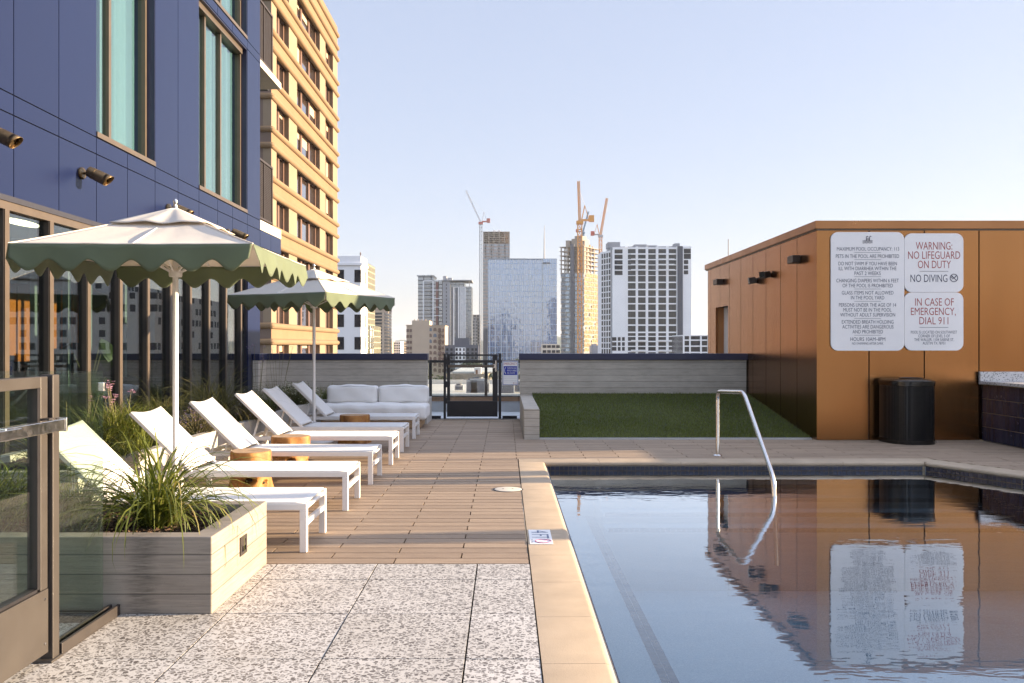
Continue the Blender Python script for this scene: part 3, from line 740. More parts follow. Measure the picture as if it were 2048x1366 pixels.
# ------------------------------------------------------------------ writing
def text_raw(body):
    cu = bpy.data.curves.new('lettering', 'FONT'); cu.body = body; cu.size = 1; cu.resolution_u = 3; cu.offset = -.006
    o = bpy.data.objects.new('lettering', cu); COL.objects.link(o)
    dg = bpy.context.evaluated_depsgraph_get(); dg.update()
    me = o.evaluated_get(dg).to_mesh()
    vs = [(v.co.x, v.co.y) for v in me.vertices]; fs = [tuple(q.vertices) for q in me.polygons]
    o.evaluated_get(dg).to_mesh_clear(); bpy.data.objects.remove(o); bpy.data.curves.remove(cu)
    return vs, fs
_h = text_raw('H'); CAPH = max(v[1] for v in _h[0]) - min(v[1] for v in _h[0])
def text_fit(body, u0, u1, v0, v1):
    """letters fitted between u0..u1, cap height from baseline v0 to v1"""
    vs, fs = text_raw(body); a = min(v[0] for v in vs); b = max(v[0] for v in vs)
    sx = (u1 - u0) / (b - a); sy = (v1 - v0) / CAPH
    return [(u0 + (x - a)*sx, v0 + y*sy) for x, y in vs], fs

SY = OY - .028
def cx_(c): return wx(1640 + c * 320 / 1561, 12.17)
def cz_(c): return wz(440 + c * 320 / 1561, 12.17)
def sign(name, label, c0, c1, d0, d1, texts, rules, icon=None):
    x0, x1, z0, z1 = cx_(c0), cx_(c1), cz_(d1), cz_(d0)
    r = empty(name, ((x0+x1)/2, OY, z0), label, 'sign', 'white pool rule panels')
    rad = .105; out = []
    for (cx, cz, a0) in ((x1-rad, z1-rad, 0), (x0+rad, z1-rad, 90), (x0+rad, z0+rad, 180), (x1-rad, z0+rad, 270)):
        out += [(cx + rad*math.cos(R(a0 + 15*k)), cz + rad*math.sin(R(a0 + 15*k))) for k in range(7)]
    g = MB(); g.prism(out[::-1], 'y', SY, OY - .001); g.build('panel', M['signwhite'], r)
    by = {}
    for body, u0, u1, v0, v1, ink in texts:
        vs, fs = text_fit(body, cx_(u0), cx_(u1), cz_(v1), cz_(v0))
        by.setdefault(ink, MB()).add([(a, SY - .002, b) for a, b in vs], fs)
    for u0, u1, v, ink in rules:
        by.setdefault(ink, MB()).box(cx_(u0), cx_(u1), SY - .0025, SY - .0005, cz_(v + 1.6), cz_(v - 1.6))
    if icon: icon(by)
    for ink, mb in by.items(): mb.build('lettering', M[ink], r)
N = 'ink_navy'; RD = 'ink_red'; GY = 'ink_grey'
def ladder_icon(by):
    g = by[N]
    P = lambda a, b: (cx_(a), SY - .0015, cz_(b))
    g.tube([P(452, 200), P(452, 165), P(456, 159), P(464, 158), P(470, 164)], .004, 6)
    g.tube([P(484, 200), P(484, 165), P(488, 159), P(494, 158), P(500, 164)], .004, 6)
    for z in (178, 190): g.tube([P(452, z), P(484, z)], .0035, 6)
    for z in (201, 212, 223): g.tube([P(416 + 4*k, z + 2.2*math.sin(k*.8)) for k in range(25)], .0032, 5)
def dive_icon(by):
    g = by[N]; c = (1307, 565)
    P = lambda a, b: (cx_(c[0] + a), SY - .0015, cz_(c[1] + b))
    g.tube([P(37*math.cos(R(10*k)), 37*math.sin(R(10*k))) for k in range(37)], .0045, 6)
    g.tube([P(-26, -26), P(26, 26)], .0045, 6)
    g.tube([P(24, -22), P(8, -4), P(-10, 6)], .0055, 6); g.tube([P(-10, 6), P(-22, 12)], .004, 6); g.tube([P(2, -2), P(-16, -10)], .004, 6)
    g.tube([P(-24 + 5*math.cos(R(30*k)), -6 + 5*math.sin(R(30*k))) for k in range(13)], .003, 6)
A = [('MAXIMUM POOL OCCUPANCY: 113', 165, 772, 265, 299), ('PETS IN THE POOL ARE PROHIBITED', 155, 772, 336, 370), ('DO NOT SWIM IF YOU HAVE BEEN', 180, 750, 408, 442),
     ('ILL WITH DIARRHEA WITHIN THE', 183, 745, 456, 490), ('PAST 2 WEEKS', 337, 592, 503, 537), ('CHANGING DIAPERS WITHIN 6 FEET', 160, 768, 574, 608), ('OF THE POOL IS PROHIBITED', 220, 710, 623, 657),
     ('GLASS ITEMS NOT ALLOWED', 213, 717, 693, 727), ('IN THE POOL YARD', 302, 627, 741, 775), ('PERSONS UNDER THE AGE OF 14', 185, 743, 812, 846), ('MUST NOT BE IN THE POOL', 228, 697, 860, 894),
     ('WITHOUT ADULT SUPERVISION', 198, 733, 908, 942), ('EXTENDED BREATH HOLDING', 213, 717, 977, 1011), ('ACTIVITIES ARE DANGEROUS', 218, 717, 1025, 1059), ('AND PROHIBITED', 318, 614, 1073, 1107),
     ('HOURS 10AM\u20138PM', 297, 637, 1145, 1180), ('NO SWIMMING AFTER DARK', 313, 617, 1194, 1215)]
sign('pool_rules_sign', 'tall white sign with pool rules from maximum occupancy 113 to hours 10AM\u20138PM', 107, 823, 117, 1275, [(*a, N) for a in A], [(335, 595, v, GY) for v in (317, 387, 553, 673, 793, 960, 1124)], ladder_icon)
sign('warning_sign', 'white sign in red letters WARNING: NO LIFEGUARD ON DUTY, above NO DIVING', 826, 1400, 130, 703,
     [('WARNING:', 935, 1290, 216, 289, RD), ('NO LIFEGUARD', 860, 1368, 307, 379, RD), ('ON DUTY', 955, 1277, 398, 470, RD), ('NO DIVING', 883, 1243, 534, 605, N)], [(972, 1252, 500, N)], dive_icon)
sign('emergency_sign', 'white sign in red letters IN CASE OF EMERGENCY, DIAL 911', 826, 1400, 706, 1273,
     [('IN CASE OF', 928, 1306, 765, 836, RD), ('EMERGENCY,', 887, 1325, 857, 927, RD), ('DIAL 911', 970, 1252, 948, 1018, RD),
      ('POOL IS LOCATED ON SOUTHWEST', 887, 1337, 1081, 1108, N), ('CORNER OF LEVEL 5 OF', 960, 1267, 1118, 1145, N), ('THE WALLER, 1104 SABINE ST,', 920, 1307, 1154, 1181, N), ('AUSTIN TX 78701', 1001, 1222, 1189, 1215, N)], [(972, 1252, 1047, N)])
# depth tile on the coping: reads from the deck side, letter tops towards the pool
dt = empty('depth_tile', (.24, 5.1, .003), 'white 4 FT depth tile with a no diving mark set in the pool coping', 'depth tile')
TY1, TY0, TX0, TX1 = 6.25, 5.80, .167, .325
TY0, TY1 = 2321.5/(1089.5-690), 2321.5/(1061-690)
g = MB(); g.box(TX0, TX1, TY0, TY1, .0035, .0062); g.build('tile', M['signwhite'], dt)
g = MB(); dk = MB(); rd = MB()
def tile_text(body, y_hi, y_lo, x_lo, x_hi, mb):
    vs, fs = text_fit(body, 0, 1, 0, 1)
    mb.add([(x_lo + (x_hi - x_lo)*b, y_hi + (y_lo - y_hi)*a, .0072) for a, b in vs], fs)
L_ = TY1 - TY0
tile_text('4', TY1 - .06*L_, TY1 - .25*L_, TX0 + .02, TX1 - .02, dk); tile_text('FT', TY1 - .35*L_, TY1 - .64*L_, TX0 + .02, TX1 - .02, dk)
tile_text('NO DIVING', TY1 - .70*L_, TY1 - .96*L_, TX0 + .008, TX0 + .022, dk)
dk.build('lettering', plain('tile_ink', (.10, .13, .22), .5), dt)
cy = TY1 - .83*L_; cxx = (TX0+TX1)/2 + .015
rd.tube([(cxx + .055*math.cos(R(12*k)), cy + .052*math.sin(R(12*k)), .0072) for k in range(31)], .004, 6); rd.tube([(cxx - .036, cy - .034, .0072), (cxx + .036, cy + .034, .0072)], .003, 6)
rd.build('no_diving_mark', plain('tile_red', (.36, .12, .22), .5), dt)
# skimmer lid in the deck
lid = empty('skimmer_lid', (.03, 8.03, 0), 'round cream skimmer lid flush with the deck beside the pool coping', 'lid')
g = MB(); g.lathe([(.128, .001), (.128, .005), (.118, .007), (.0, .0075)], 40, (.025, 8.03, 0)); l_ = g.build('lid', M['cream'], lid, smooth=True)
g = MB(); g.lathe([(.142, .0005), (.142, .003), (.130, .003)], 40, (.025, 8.03, 0)); g.build('rim', M['gatedark'], lid)
g = MB(); g.box(-.03, -.015, 8.02, 8.04, .0075, .0085); g.box(.06, .075, 8.02, 8.04, .0075, .0085); g.build('finger_hole', M['gatedark'], l_)
# ------------------------------------------------------------------ loungers
def make_lounger(label):
    r = empty('sun_lounger', (0, 0, 0), label, 'sun lounger', 'white sun loungers in a row')
    Wd, H, t_ = .62, .32, .044
    g = MB()
    for y in (0, Wd - t_): g.box(-1.66, 0, y, y + t_, H - t_, H)
    g.box(-t_, -.002, t_, Wd - t_, H - t_ + .004, H - .022); g.box(-1.66, -1.66 + t_, t_, Wd - t_, H - t_, H - .002); g.box(-1.31, -1.31 + .03, t_, Wd - t_, H - t_, H - .012)
    g.build('frame', M['white_metal'], r, bevel=.004)
    for x in (-.046, -1.62):
        for y in (-.001, Wd - t_ + .001):
            g = MB(); g.box(x, x + .046, y, y + t_, 0, H - t_); g.build('leg', M['white_metal'], r, bevel=.003)
        g = MB(); g.box(x + .008, x + .038, t_, Wd - t_, .165, .20); g.build('stretcher', M['white_metal'], r, bevel=.003)
    # sling seat, slightly dished between the rails
    g = MB(); g.grid(lambda u, v: (-1.29 + 1.272*u, .012 + (Wd - .024)*v, H + .004 - .016*math.sin(math.pi*v)*min(1, 6*u, 6*(1-u) + .55)), 20, 10)
    g.build('seat_sling', M['sling'], r, smooth=True, solid=.004)
    a = R(44.5); L = .70; c, s = math.cos(a), math.sin(a); hx = -1.285; hz = H - .01
    for y in (.022, Wd - .022):
        bf = MB(); bf.bar((hx, y, hz), (hx - c*L, y, hz + s*L), t_ - .006, .03); bk = bf.build('back_rail', M['white_metal'], r, bevel=.004)
    tb = MB(); tb.tube([(hx - c*(L - .02 - .018*math.sin(math.pi*k/10)), .022 + (Wd - .044)*k/10, hz + s*(L - .02 - .018*math.sin(math.pi*k/10))) for k in range(11)], .013, 8); tb.build('top_bar', M['white_metal'], bk, smooth=True)
    def bs(u, v):
        l = .03 + (L - .03 - .03*math.sin(math.pi*v)*max(0, u - .9)*10*.6) * u if u > 0 else .03
        d = .016*math.sin(math.pi*v)*min(1, 5*u + .2)
        return (hx - c*l + s*(.018 - d)*1, .010 + (Wd - .020)*v, hz + s*l + c*(.018 - d))
    g = MB(); g.grid(bs, 20, 10); g.build('back_sling', M['sling'], r, smooth=True, solid=.004)
    for y in (.075, Wd - .085):
        g = MB(); g.bar((hx - c*.34, y, hz + s*.34 - .02), (-1.60, y, H - .03), .010, .022)
        g.bar((-1.46, y, H - .03), (hx - c*.20, y, hz + s*.20 - .02), .008, .018)
        g.box(-1.64, -1.44, y + .012, y + .024, H - .045, H - .02); g.build('back_strut', M['white_metal'], r)
    return r
LY_ = [5.586, 6.992, 8.294, 9.673, 10.80, 12.35]
LL = ['white sun lounger nearest the camera, its foot end beside the concrete planter', 'white sun lounger second from the camera, right behind the near umbrella pole',
      'white sun lounger third from the camera, between the two sunlit stump tables', 'white sun lounger fourth from the camera, just past the second stump table',
      'white sun lounger fifth from the camera, in front of the far umbrella pole', 'white sun lounger farthest from the camera, right in front of the sofa']
L0 = make_lounger(LL[0])
for i, y in enumerate(LY_):
    o = L0 if i == 0 else copy_tree(L0)
    o.location = (-1.292 + (-.01, 0, 0, .012, 0, -.012)[i], y, 0.001); o['label'] = LL[i]
    o.rotation_euler.z = R((0, .3, -.2, .3, -.3, .2)[i])

# ------------------------------------------------------------------ umbrellas
def make_umbrella(label, side, zedge, ztop, rough):
    r = empty('patio_umbrella', (0, 0, 0), label, 'umbrella', 'square patio umbrellas over the loungers')
    a = side / 2; H = ztop - zedge; rnd = random.Random(rough)
    rot = lambda k, x, y: (x*math.cos(k*math.pi/2) - y*math.sin(k*math.pi/2), x*math.sin(k*math.pi/2) + y*math.cos(k*math.pi/2))
    def roof(k, t0, t1, lift, nu=26, nv=18, wav=1.0):
        ph = rnd.uniform(0, 6)
        def fn(u, v):
            t_ = t0 + (t1 - t0) * v; s_ = 2*u - 1
            x, y = rot(k, s_*t_*a, -t_*a)
            z = zedge + H*(1 - t_) ** 1.06 - .024*t_*(1 - abs(s_)**2.2)*math.sin(math.pi*min(1, t_*.9 + .1)) + lift
            z += wav*.003*math.sin(9*t_ + 4*s_ + ph)*t_*(1-abs(s_)) + wav*.002*math.sin(17*s_ + 6*t_ + ph)*t_*(1-abs(s_))
            return (x, y, z)
        return fn
    g = MB()
    for k in range(4): g.grid(roof(k, .12, 1.0, 0), 26, 18)
    cn = g.build('canopy', M['canopy'], r, smooth=True, solid=.003)
    g = MB()
    for k in range(4):
        ph = rnd.uniform(0, 6)
        def fn(u, v, k=k, ph=ph):
            t_ = .03 + .40*v; s_ = 2*u - 1; x, y = rot(k, s_*t_*a, -t_*a)
            return (x, y, zedge + H*(1 - t_)**1.06 + .034 - .010*v + .012*math.sin(s_*7 + ph)*v*(1 - abs(s_)))
        g.grid(fn, 16, 8)
    g.build('vent', M['canopy'], cn, smooth=True, solid=.003)
    for k in range(4):      # piping over the hips
        g = MB()
        pts = [(*rot(k, t_*a, -t_*a), zedge + H*(1 - t_)**1.06 + .004) for t_ in [.3 + .7*q/14 for q in range(15)]]
        g.tube(pts, .006, 6); g.build('seam', M['canopy'], cn, smooth=True)
    ns = 6
    for k in range(4):     # scalloped valance, one strip a side
        ph = rnd.uniform(0, 6)
        def fn(u, v, k=k, ph=ph):
            s_ = 2*u - 1
            drop = .102 + .082*(.5 - .5*math.cos(2*math.pi*ns*u)) ** .95
            out = .012*math.sin(2*math.pi*ns*u*.5 + ph)*v + .010*math.sin(5*u + ph)*v
            e = .996 - .02*v*abs(s_)**8
            x, y = rot(k, s_*a*e, -(a + .001) - out - .012*v)
            return (x, y, zedge - .024*(1 - abs(s_)**2.2)*.31 - drop*v + (.004 if v == 0 else 0))
        g = MB(); g.grid(fn, 98, 6); g.build('valance', M['green'], r, smooth=True, solid=.003)
    g = MB(); g.tube([(0, 0, .05), (0, 0, ztop + .015)], .0215, 20); g.build('pole', M['white_metal'], r, smooth=True)
    g = MB(); g.lathe([(.024, 0), (.028, .012), (.014, .022), (.012, .045), (.017, .058), (.017, .075), (.011, .086), (.0, .09)], 16, (0, 0, ztop + .012)); g.build('finial', M['steel'], r, smooth=True)
    g = MB(); g.lathe([(.045, 0), (.05, .01), (.05, .045), (.03, .06)], 16, (0, 0, zedge - .16)); hb = g.build('hub', M['white_metal'], r, smooth=True)
    for k in range(8):
        w = k*math.pi/4 + math.pi/4; ln = a*(1.38 if k % 2 == 0 else .97)
        g = MB(); e = Vector((math.cos(w)*ln, math.sin(w)*ln, zedge + .0)); top = Vector((math.cos(w)*.03, math.sin(w)*.03, ztop - .05))
        g.bar(top, e, .012, .018); g.bar((math.cos(w)*.045, math.sin(w)*.045, zedge - .12), top.lerp(e, .5) - Vector((0, 0, .012)), .010, .014)
        g.build('rib', M['white_metal'], r)
    g = MB(); g.lathe([(.27, 0), (.27, .018), (.25, .03), (.05, .045), (.05, .05), (.032, .055), (.03, .30), (.0, .30)], 36); g.build('base', M['white_metal'], r, smooth=True)
    return r
u1 = make_umbrella('cream square umbrella with deep green scalloped valance, the large near one', 1.66, 2.05, 2.40, 3)
u1.location = (-2.575, 6.66, .001); u1.rotation_euler.z = R(1.0)
u2 = make_umbrella('cream square umbrella with green valance, the farther one turned at an angle', 1.62, 2.03, 2.39, 11)
u2.location = (-2.67, 11.9, .001); u2.rotation_euler.z = R(-25)

# ------------------------------------------------------------------ stump tables
def stump(x, y, seed, label, h=.375):
    rd = random.Random(seed); ph = [rd.uniform(0, 6.28) for _ in range(5)]; holes = [(rd.uniform(0, 6.28), rd.uniform(.08, .30), rd.uniform(.018, .034)) for _ in range(7)]
    holes += [(-1.9, .27, .034), (-1.3, .12, .03)]
    r = empty('stump_table', (x, y, 0), label, 'stump table', 'teak stump side tables between the loungers')
    prof = [h*k/34 for k in range(35)]; seg = 96; g = MB(); vs = []
    for z in prof:
        tz = z / h
        for k in range(seg):
            w = 2*math.pi*k/seg
            rr = .196 + .012*math.sin(2*w + ph[0]) + .007*math.sin(3*w + ph[1] + 2*tz) + .004*math.sin(7*w + ph[2] + 5*tz)
            rr += (.035*max(0, math.sin(4*w + ph[3]))**2 - .012*max(0, math.sin(4*w + ph[3] + 2))) * max(0, (.45 - tz)/.45)**1.4
            rr -= .022*max(0, 1 - abs(tz - .33)/.25)*(.5 + .5*math.sin(2*w + ph[4]))
            for hw, hz, hr in holes:
                d = math.hypot(((w - hw + math.pi) % (2*math.pi) - math.pi)*.196 / 1.25, (z - hz) / .8)
                if d < hr*1.5: rr -= .045*max(0, 1 - (d/(hr*1.5))**2)**.7
            if tz > .96: rr -= .008*((tz - .96)/.04)**2
            vs.append((x + rr*math.cos(w), y + rr*math.sin(w), z))
    n = len(prof)
    g.add(vs, [(i*seg+k, i*seg+(k+1) % seg, (i+1)*seg+(k+1) % seg, (i+1)*seg+k) for i in range(n-1) for k in range(seg)])
    tr = g.build('trunk', M['stump'], r, smooth=True)
    g = MB(); top = [(p[0], p[1], h + .0005) for p in vs[-seg:]]; g.add(top + [(x, y, h - .004)], [(k, (k+1) % seg, seg) for k in range(seg)]); g.build('top', M['stumptop'], r)
    hg = MB()
    for hw, hz, hr in holes:
        c = Vector((x + .160*math.cos(hw), y + .160*math.sin(hw), hz)); hg.lathe([(.0, -hr*.5), (hr*.5, -hr*.35), (hr*.68, 0), (hr*.5, hr*.35), (0, hr*.5)], 14, c)
    hg.build('knot_hole', plain('knot_dark', (.02, .01, .005), .9), tr, smooth=True)
stump(-2.38, 7.97, 5, 'orange teak stump table nearest the camera, between second and third loungers')
stump(-2.34, 9.27, 8, 'orange teak stump table between the third and fourth loungers')
stump(-2.09, 11.83, 14, 'brown shaded teak stump table near the sofa, between the two farthest loungers', .395)

# ------------------------------------------------------------------ sofa
def cushion(x0, x1, y0, y1, z0, z1, e=.32, puff=.02, seed=1, n=26):
    rd = random.Random(seed); ph = [rd.uniform(0, 6.28) for _ in range(6)]
    c = Vector(((x0+x1)/2, (y0+y1)/2, (z0+z1)/2)); h = Vector(((x1-x0)/2, (y1-y0)/2, (z1-z0)/2)); g = MB(); rad = min(h) * .5
    for ax in range(3):
        for sg in (-1, 1):
            def fn(u, v):
                p = [0, 0, 0]; p[ax] = sg; p[(ax+1) % 3] = (2*u - 1)*sg; p[(ax+2) % 3] = 2*v - 1
                q = Vector((p[0]*h.x, p[1]*h.y, p[2]*h.z))
                inner = Vector((max(-h.x+rad, min(h.x-rad, q.x)), max(-h.y+rad, min(h.y-rad, q.y)), max(-h.z+rad, min(h.z-rad, q.z))))
                d = q - inner
                if d.length > 1e-6: q = inner + d.normalized() * rad if d.length > rad*.999 else q
                b = (1 - (q.x/h.x)**2) * (1 - (q.y/h.y)**4 if ax != 1 else 1) * (1 - (q.z/h.z)**2 if ax == 1 else 1)
                q[ax] += sg * puff * max(0, b)
                q.z += .006*math.sin(q.x*11 + ph[0]) + .004*math.sin(q.x*23 + q.y*9 + ph[1]); q.y += .005*math.sin(q.x*14 + q.z*19 + ph[2])
                return c + q
            g.grid(fn, n, n)
    return g
sf = empty('sofa', (-2.17, 14.2, 0), 'low white two-seat outdoor sofa on a pale wooden base', 'sofa')
g = MB(); g.box(-3.0, -1.38, 13.86, 14.62, .02, .14); g.box(-2.98, -1.40, 13.90, 14.6, 0, .02); g.build('base', M['teak'], sf, bevel=.004)
cushion(-3.06, -1.29, 13.80, 14.62, .135, .385, puff=.014, seed=2, n=34).build('seat_cushion', M['sofa'], sf, smooth=True)
for x0, x1, s_ in ((-3.01, -2.155, 3), (-2.145, -1.30, 4)): cushion(x0, x1, 14.34, 14.58, .38, .675, puff=.013, seed=s_).build('back_cushion', M['sofa'], sf, smooth=True)

# ------------------------------------------------------------------ planters
def planter(name, x0, x1, y0, y1, h, soil, label, t_=.11, mat='conc'):
    r = empty(name, ((x0+x1)/2, (y0+y1)/2, 0), label, 'planter')
    g = MB(); o = [(x0, y0), (x1, y0), (x1, y1), (x0, y1)]; i_ = [(x0+t_, y0+t_), (x1-t_, y0+t_), (x1-t_, y1-t_), (x0+t_, y1-t_)]
    g.add([(*p, -.02) for p in o] + [(*p, h) for p in o] + [(*p, h) for p in i_] + [(*p, soil - .06) for p in i_],
          [(k, (k+1) % 4, 4 + (k+1) % 4, 4 + k) for k in range(4)] + [(4 + k, 4 + (k+1) % 4, 8 + (k+1) % 4, 8 + k) for k in range(4)] + [(8 + k, 8 + (k+1) % 4, 12 + (k+1) % 4, 12 + k) for k in range(4)])
    g.build('wall', M[mat], r, bevel=.006)
    g = MB(); nx, ny = int((x1-x0)/.05), int((y1-y0)/.05)
    g.grid(lambda u, v: (x0 + t_ + (x1-x0-2*t_)*u, y0 + t_ + (y1-y0-2*t_)*v, soil + random.uniform(-.012, .012)), max(nx, 6), max(ny, 6)); g.build('soil', M['soil'], r)
    return r
pl = planter('planter', -4.2, -1.485, 4.315, 5.31, .39, .335, 'low board-marked concrete planter in the foreground, sunlit end facing right', mat='conc_stained')
g = MB(); g.box(-1.4855, -1.478, 4.765, 4.884, .178, .282)
stl = empty('step_light', (-1.48, 4.825, .178), 'small square bronze step light set in the sunlit end of the near planter', 'step light')
g = MB()
for (a, b, c, d) in ((4.765, 4.884, .178, .196), (4.765, 4.884, .262, .282), (4.765, 4.785, .196, .262), (4.864, 4.884, .196, .262)): g.box(-1.4865, -1.478, a, b, c, d)
g.build('frame', M['brnzdark'], stl)
g = MB(); g.box(-1.4866, -1.4835, 4.785, 4.864, .196, .262); g.build('recess', M['black'], stl)
g = MB(); g.add([(-1.4832, 4.785, .262), (-1.4832, 4.864, .262), (-1.479, 4.864, .225), (-1.479, 4.80, .225)], [(0, 1, 2, 3)]); g.build('louvre', M['brnzdark'], stl)
planter('planter', -4.42, -3.24, 6.45, 15.1, .40, .34, 'long concrete planter behind the lounger heads along the glass storefront', .10, 'conc_plain')
planter('planter', -4.2, -1.35, 14.68, 15.64, .42, .36, 'concrete planter behind the sofa along the far wall', .10, 'conc_plain')
# bark mulch (uncountable chips)
g = MB()
def chips(n, x0, x1, y0, y1, z):
    for k in range(n):
        c = (random.uniform(x0, x1), random.uniform(y0, y1), z + random.uniform(-.004, .016)); l = random.uniform(.012, .045)
        m = Matrix.Rotation(random.uniform(0, 6.3), 3, 'Z') @ Matrix.Rotation(random.uniform(-.5, .5), 3, 'Y') @ Matrix.Rotation(random.uniform(-.6, .6), 3, 'X')
        g.obox(c, (l, l*random.uniform(.25, .6), random.uniform(.003, .008)), m)
chips(3600, -4.08, -1.6, 4.43, 5.19, .338); chips(1500, -4.3, -3.36, 6.6, 9.5, .343)
mu = g.build('bark_mulch', M['bark']); tag(mu, 'brown bark mulch covering the planter soil', 'mulch', kind='stuff')

# ------------------------------------------------------------------ grasses and shrubs
def blades(g, n, ln, base_r, up=(50, 88), bend=1.2, w=.006, az=None, seg=7, rnd=random):
    for k in range(n):
        a = rnd.uniform(0, 6.283) if az is None else rnd.gauss(az[0], az[1])
        rr = base_r * math.sqrt(rnd.random()); ba = rnd.uniform(0, 6.283)
        p = Vector((rr*math.cos(ba), rr*math.sin(ba), 0)); e = R(rnd.uniform(*up)); L = ln * rnd.uniform(.55, 1.1); b = bend * rnd.uniform(.5, 1.35); ww = w * rnd.uniform(.7, 1.2)
        sd_ = Vector((-math.sin(a), math.cos(a), 0)); tw = rnd.uniform(-.6, .6); cur = rnd.uniform(-.25, .25); vs = []
        for i in range(seg + 1):
            t_ = i / seg; wd = ww * (1 - t_**1.7) * (.75 + .5*t_) * .5
            s2 = (sd_ * math.cos(tw) + Vector((0, 0, 1)) * math.sin(tw))
            vs += [p - s2*wd, p + s2*wd]
            e2 = e - b * t_ * t_ * 1.0
            a2 = a + cur*t_
            p = p + Vector((math.cos(a2)*math.cos(e2), math.sin(a2)*math.cos(e2), math.sin(e2))) * (L/seg)
            e = e - b/seg*.55
        g.add(vs, [(2*i, 2*i+1, 2*i+3, 2*i+2) for i in range(seg)])
def flowers(r, stems, h, spread, mat, size=.012, lean=.25, seed=1, num=9):
    rd = random.Random(seed); s = MB(); f = MB()
    for k in range(stems):
        a = rd.uniform(0, 6.28); d = rd.uniform(0, spread); H = h*rd.uniform(.75, 1.08)
        tip = Vector((math.cos(a)*(d + H*lean*rd.random()), math.sin(a)*(d + H*lean*rd.random()), H)); b0 = Vector((math.cos(a)*d*.5, math.sin(a)*d*.5, 0))
        s.tube([b0, b0.lerp(tip, .5) + Vector((0, 0, .03)), tip], .0022, 5)
        for q in range(num):
            o = tip + Vector((rd.gauss(0, .018), rd.gauss(0, .018), rd.gauss(0, .02)))
            for w in range(5):
                m = Matrix.Rotation(rd.uniform(0, 6.28), 3, 'Z') @ Matrix.Rotation(rd.uniform(-.9, .9), 3, 'X'); L = size*rd.uniform(.7, 1.2)
                f.add([o, o + m @ Vector((L*.5, L*.35, 0)), o + m @ Vector((L, 0, .2*L)), o + m @ Vector((L*.5, -L*.35, 0))], [(0, 1, 2, 3)])
    st = s.build('flower_stems', M['stem'], r, local=True); f.build('flowers', mat, st, local=True)
def grass(name, label, x, y, z, n, ln, r0, mat='blade', cat='ornamental grass', group=None, fl=None, **k):
    r = empty(name, (x, y, z), label, cat, group); g = MB(); blades(g, n, ln, r0, **k); g.build('foliage', M[mat], r, local=True)
    if fl: flowers(r, **fl)
    return r
def shrub(name, label, x, y, z, rx, ry, h, n, mat, lw=.012, ll=.028, group=None, fl=None, seed=1, cat='shrub'):
    rd = random.Random(seed); r = empty(name, (x, y, z), label, cat, group); g = MB(); s = MB()
    tips = []
    for k in range(int(n/22)):
        a = rd.uniform(0, 6.28); q = math.sqrt(rd.random()); hh = h * (1 - .55*q*q) * rd.uniform(.65, 1.08)
        tip = Vector((rx*q*math.cos(a), ry*q*math.sin(a), hh)); b0 = tip * .12; b0.z = 0; s.tube([b0, b0.lerp(tip, .55) + Vector((0, 0, .02)), tip], [.004, .003, .0015], 5); tips.append((b0, tip))
        for i in range(22):
            t_ = rd.uniform(.35, 1.05); p = b0.lerp(tip, t_) + Vector((rd.gauss(0, .022), rd.gauss(0, .022), rd.gauss(0, .018)))
            m = Matrix.Rotation(rd.uniform(0, 6.28), 3, 'Z') @ Matrix.Rotation(rd.uniform(-1.2, .4), 3, 'Y'); L = ll*rd.uniform(.6, 1.2); w_ = lw*rd.uniform(.7, 1.2)
            g.add([p, p + m @ Vector((L*.45, w_*.5, 0)), p + m @ Vector((L, 0, 0)), p + m @ Vector((L*.45, -w_*.5, 0))], [(0, 1, 2, 3)])
    g.build('foliage', M[mat], r, local=True); s.build('stem', M['stem'], r, local=True)
    if fl:
        f = MB()
        for b0, tip in tips:
            for i in range(fl[1]):
                p = tip + Vector((rd.gauss(0, .02), rd.gauss(0, .02), rd.gauss(0, .02))); L = fl[2]
                for w in range(4):
                    m = Matrix.Rotation(rd.uniform(0, 6.28), 3, 'Z') @ Matrix.Rotation(rd.uniform(-1, 1), 3, 'X')
                    f.add([p, p + m @ Vector((L*.5, L*.4, 0)), p + m @ Vector((L, 0, 0)), p + m @ Vector((L*.5, -L*.4, 0))], [(0, 1, 2, 3)])
        f.build('flowers', M[fl[0]], r, local=True)
    return r
GG = 'arching grasses in the planters'
z = .335
grass('ornamental_grass', 'big arching dark green grass tuft alone at the right end of the near planter', -1.95, 4.78, z, 270, .84, .09, group=GG, up=(34, 86), bend=1.95, w=.0145, seg=9)
grass('ornamental_grass', 'tangled grass with tiny white flowers seen through the glass panel of the near planter', -2.50, 4.92, z, 240, .62, .11, group=GG, up=(40, 85), bend=1.9, w=.009, fl=dict(stems=7, h=.34, spread=.16, mat=M['whitefl'], size=.012, seed=4, num=3))
grass('ornamental_grass', 'dense green grass seen through the glass of the near gate', -2.92, 4.9, z, 300, .66, .15, group=GG, up=(40, 85), bend=1.8, w=.010, fl=dict(stems=5, h=.4, spread=.2, mat=M['whitefl'], size=.012, seed=9, num=3))
grass('ornamental_grass', 'leftmost grass tuft in the near planter, at the picture edge behind the gate', -3.45, 4.75, z, 260, .62, .14, group=GG, up=(40, 85), bend=1.8, w=.010)
z = .34
grass('flowering_grass', 'tall upright green plant with pink flowers beside the storefront glass', -3.66, 8.10, z, 620, .62, .28, group='upright flowering clumps in the long planter', up=(58, 88), bend=1.15, w=.012, fl=dict(stems=9, h=.66, spread=.22, mat=M['pink'], size=.020, seed=3, num=8))
grass('flowering_grass', 'green clump seen through the near glass panel, with a few dry flower stalks', -3.60, 7.05, z, 520, .56, .27, group='upright flowering clumps in the long planter', up=(50, 88), bend=1.4, w=.011, fl=dict(stems=5, h=.62, spread=.2, mat=M['blade_dry'], size=.014, seed=6, num=5))
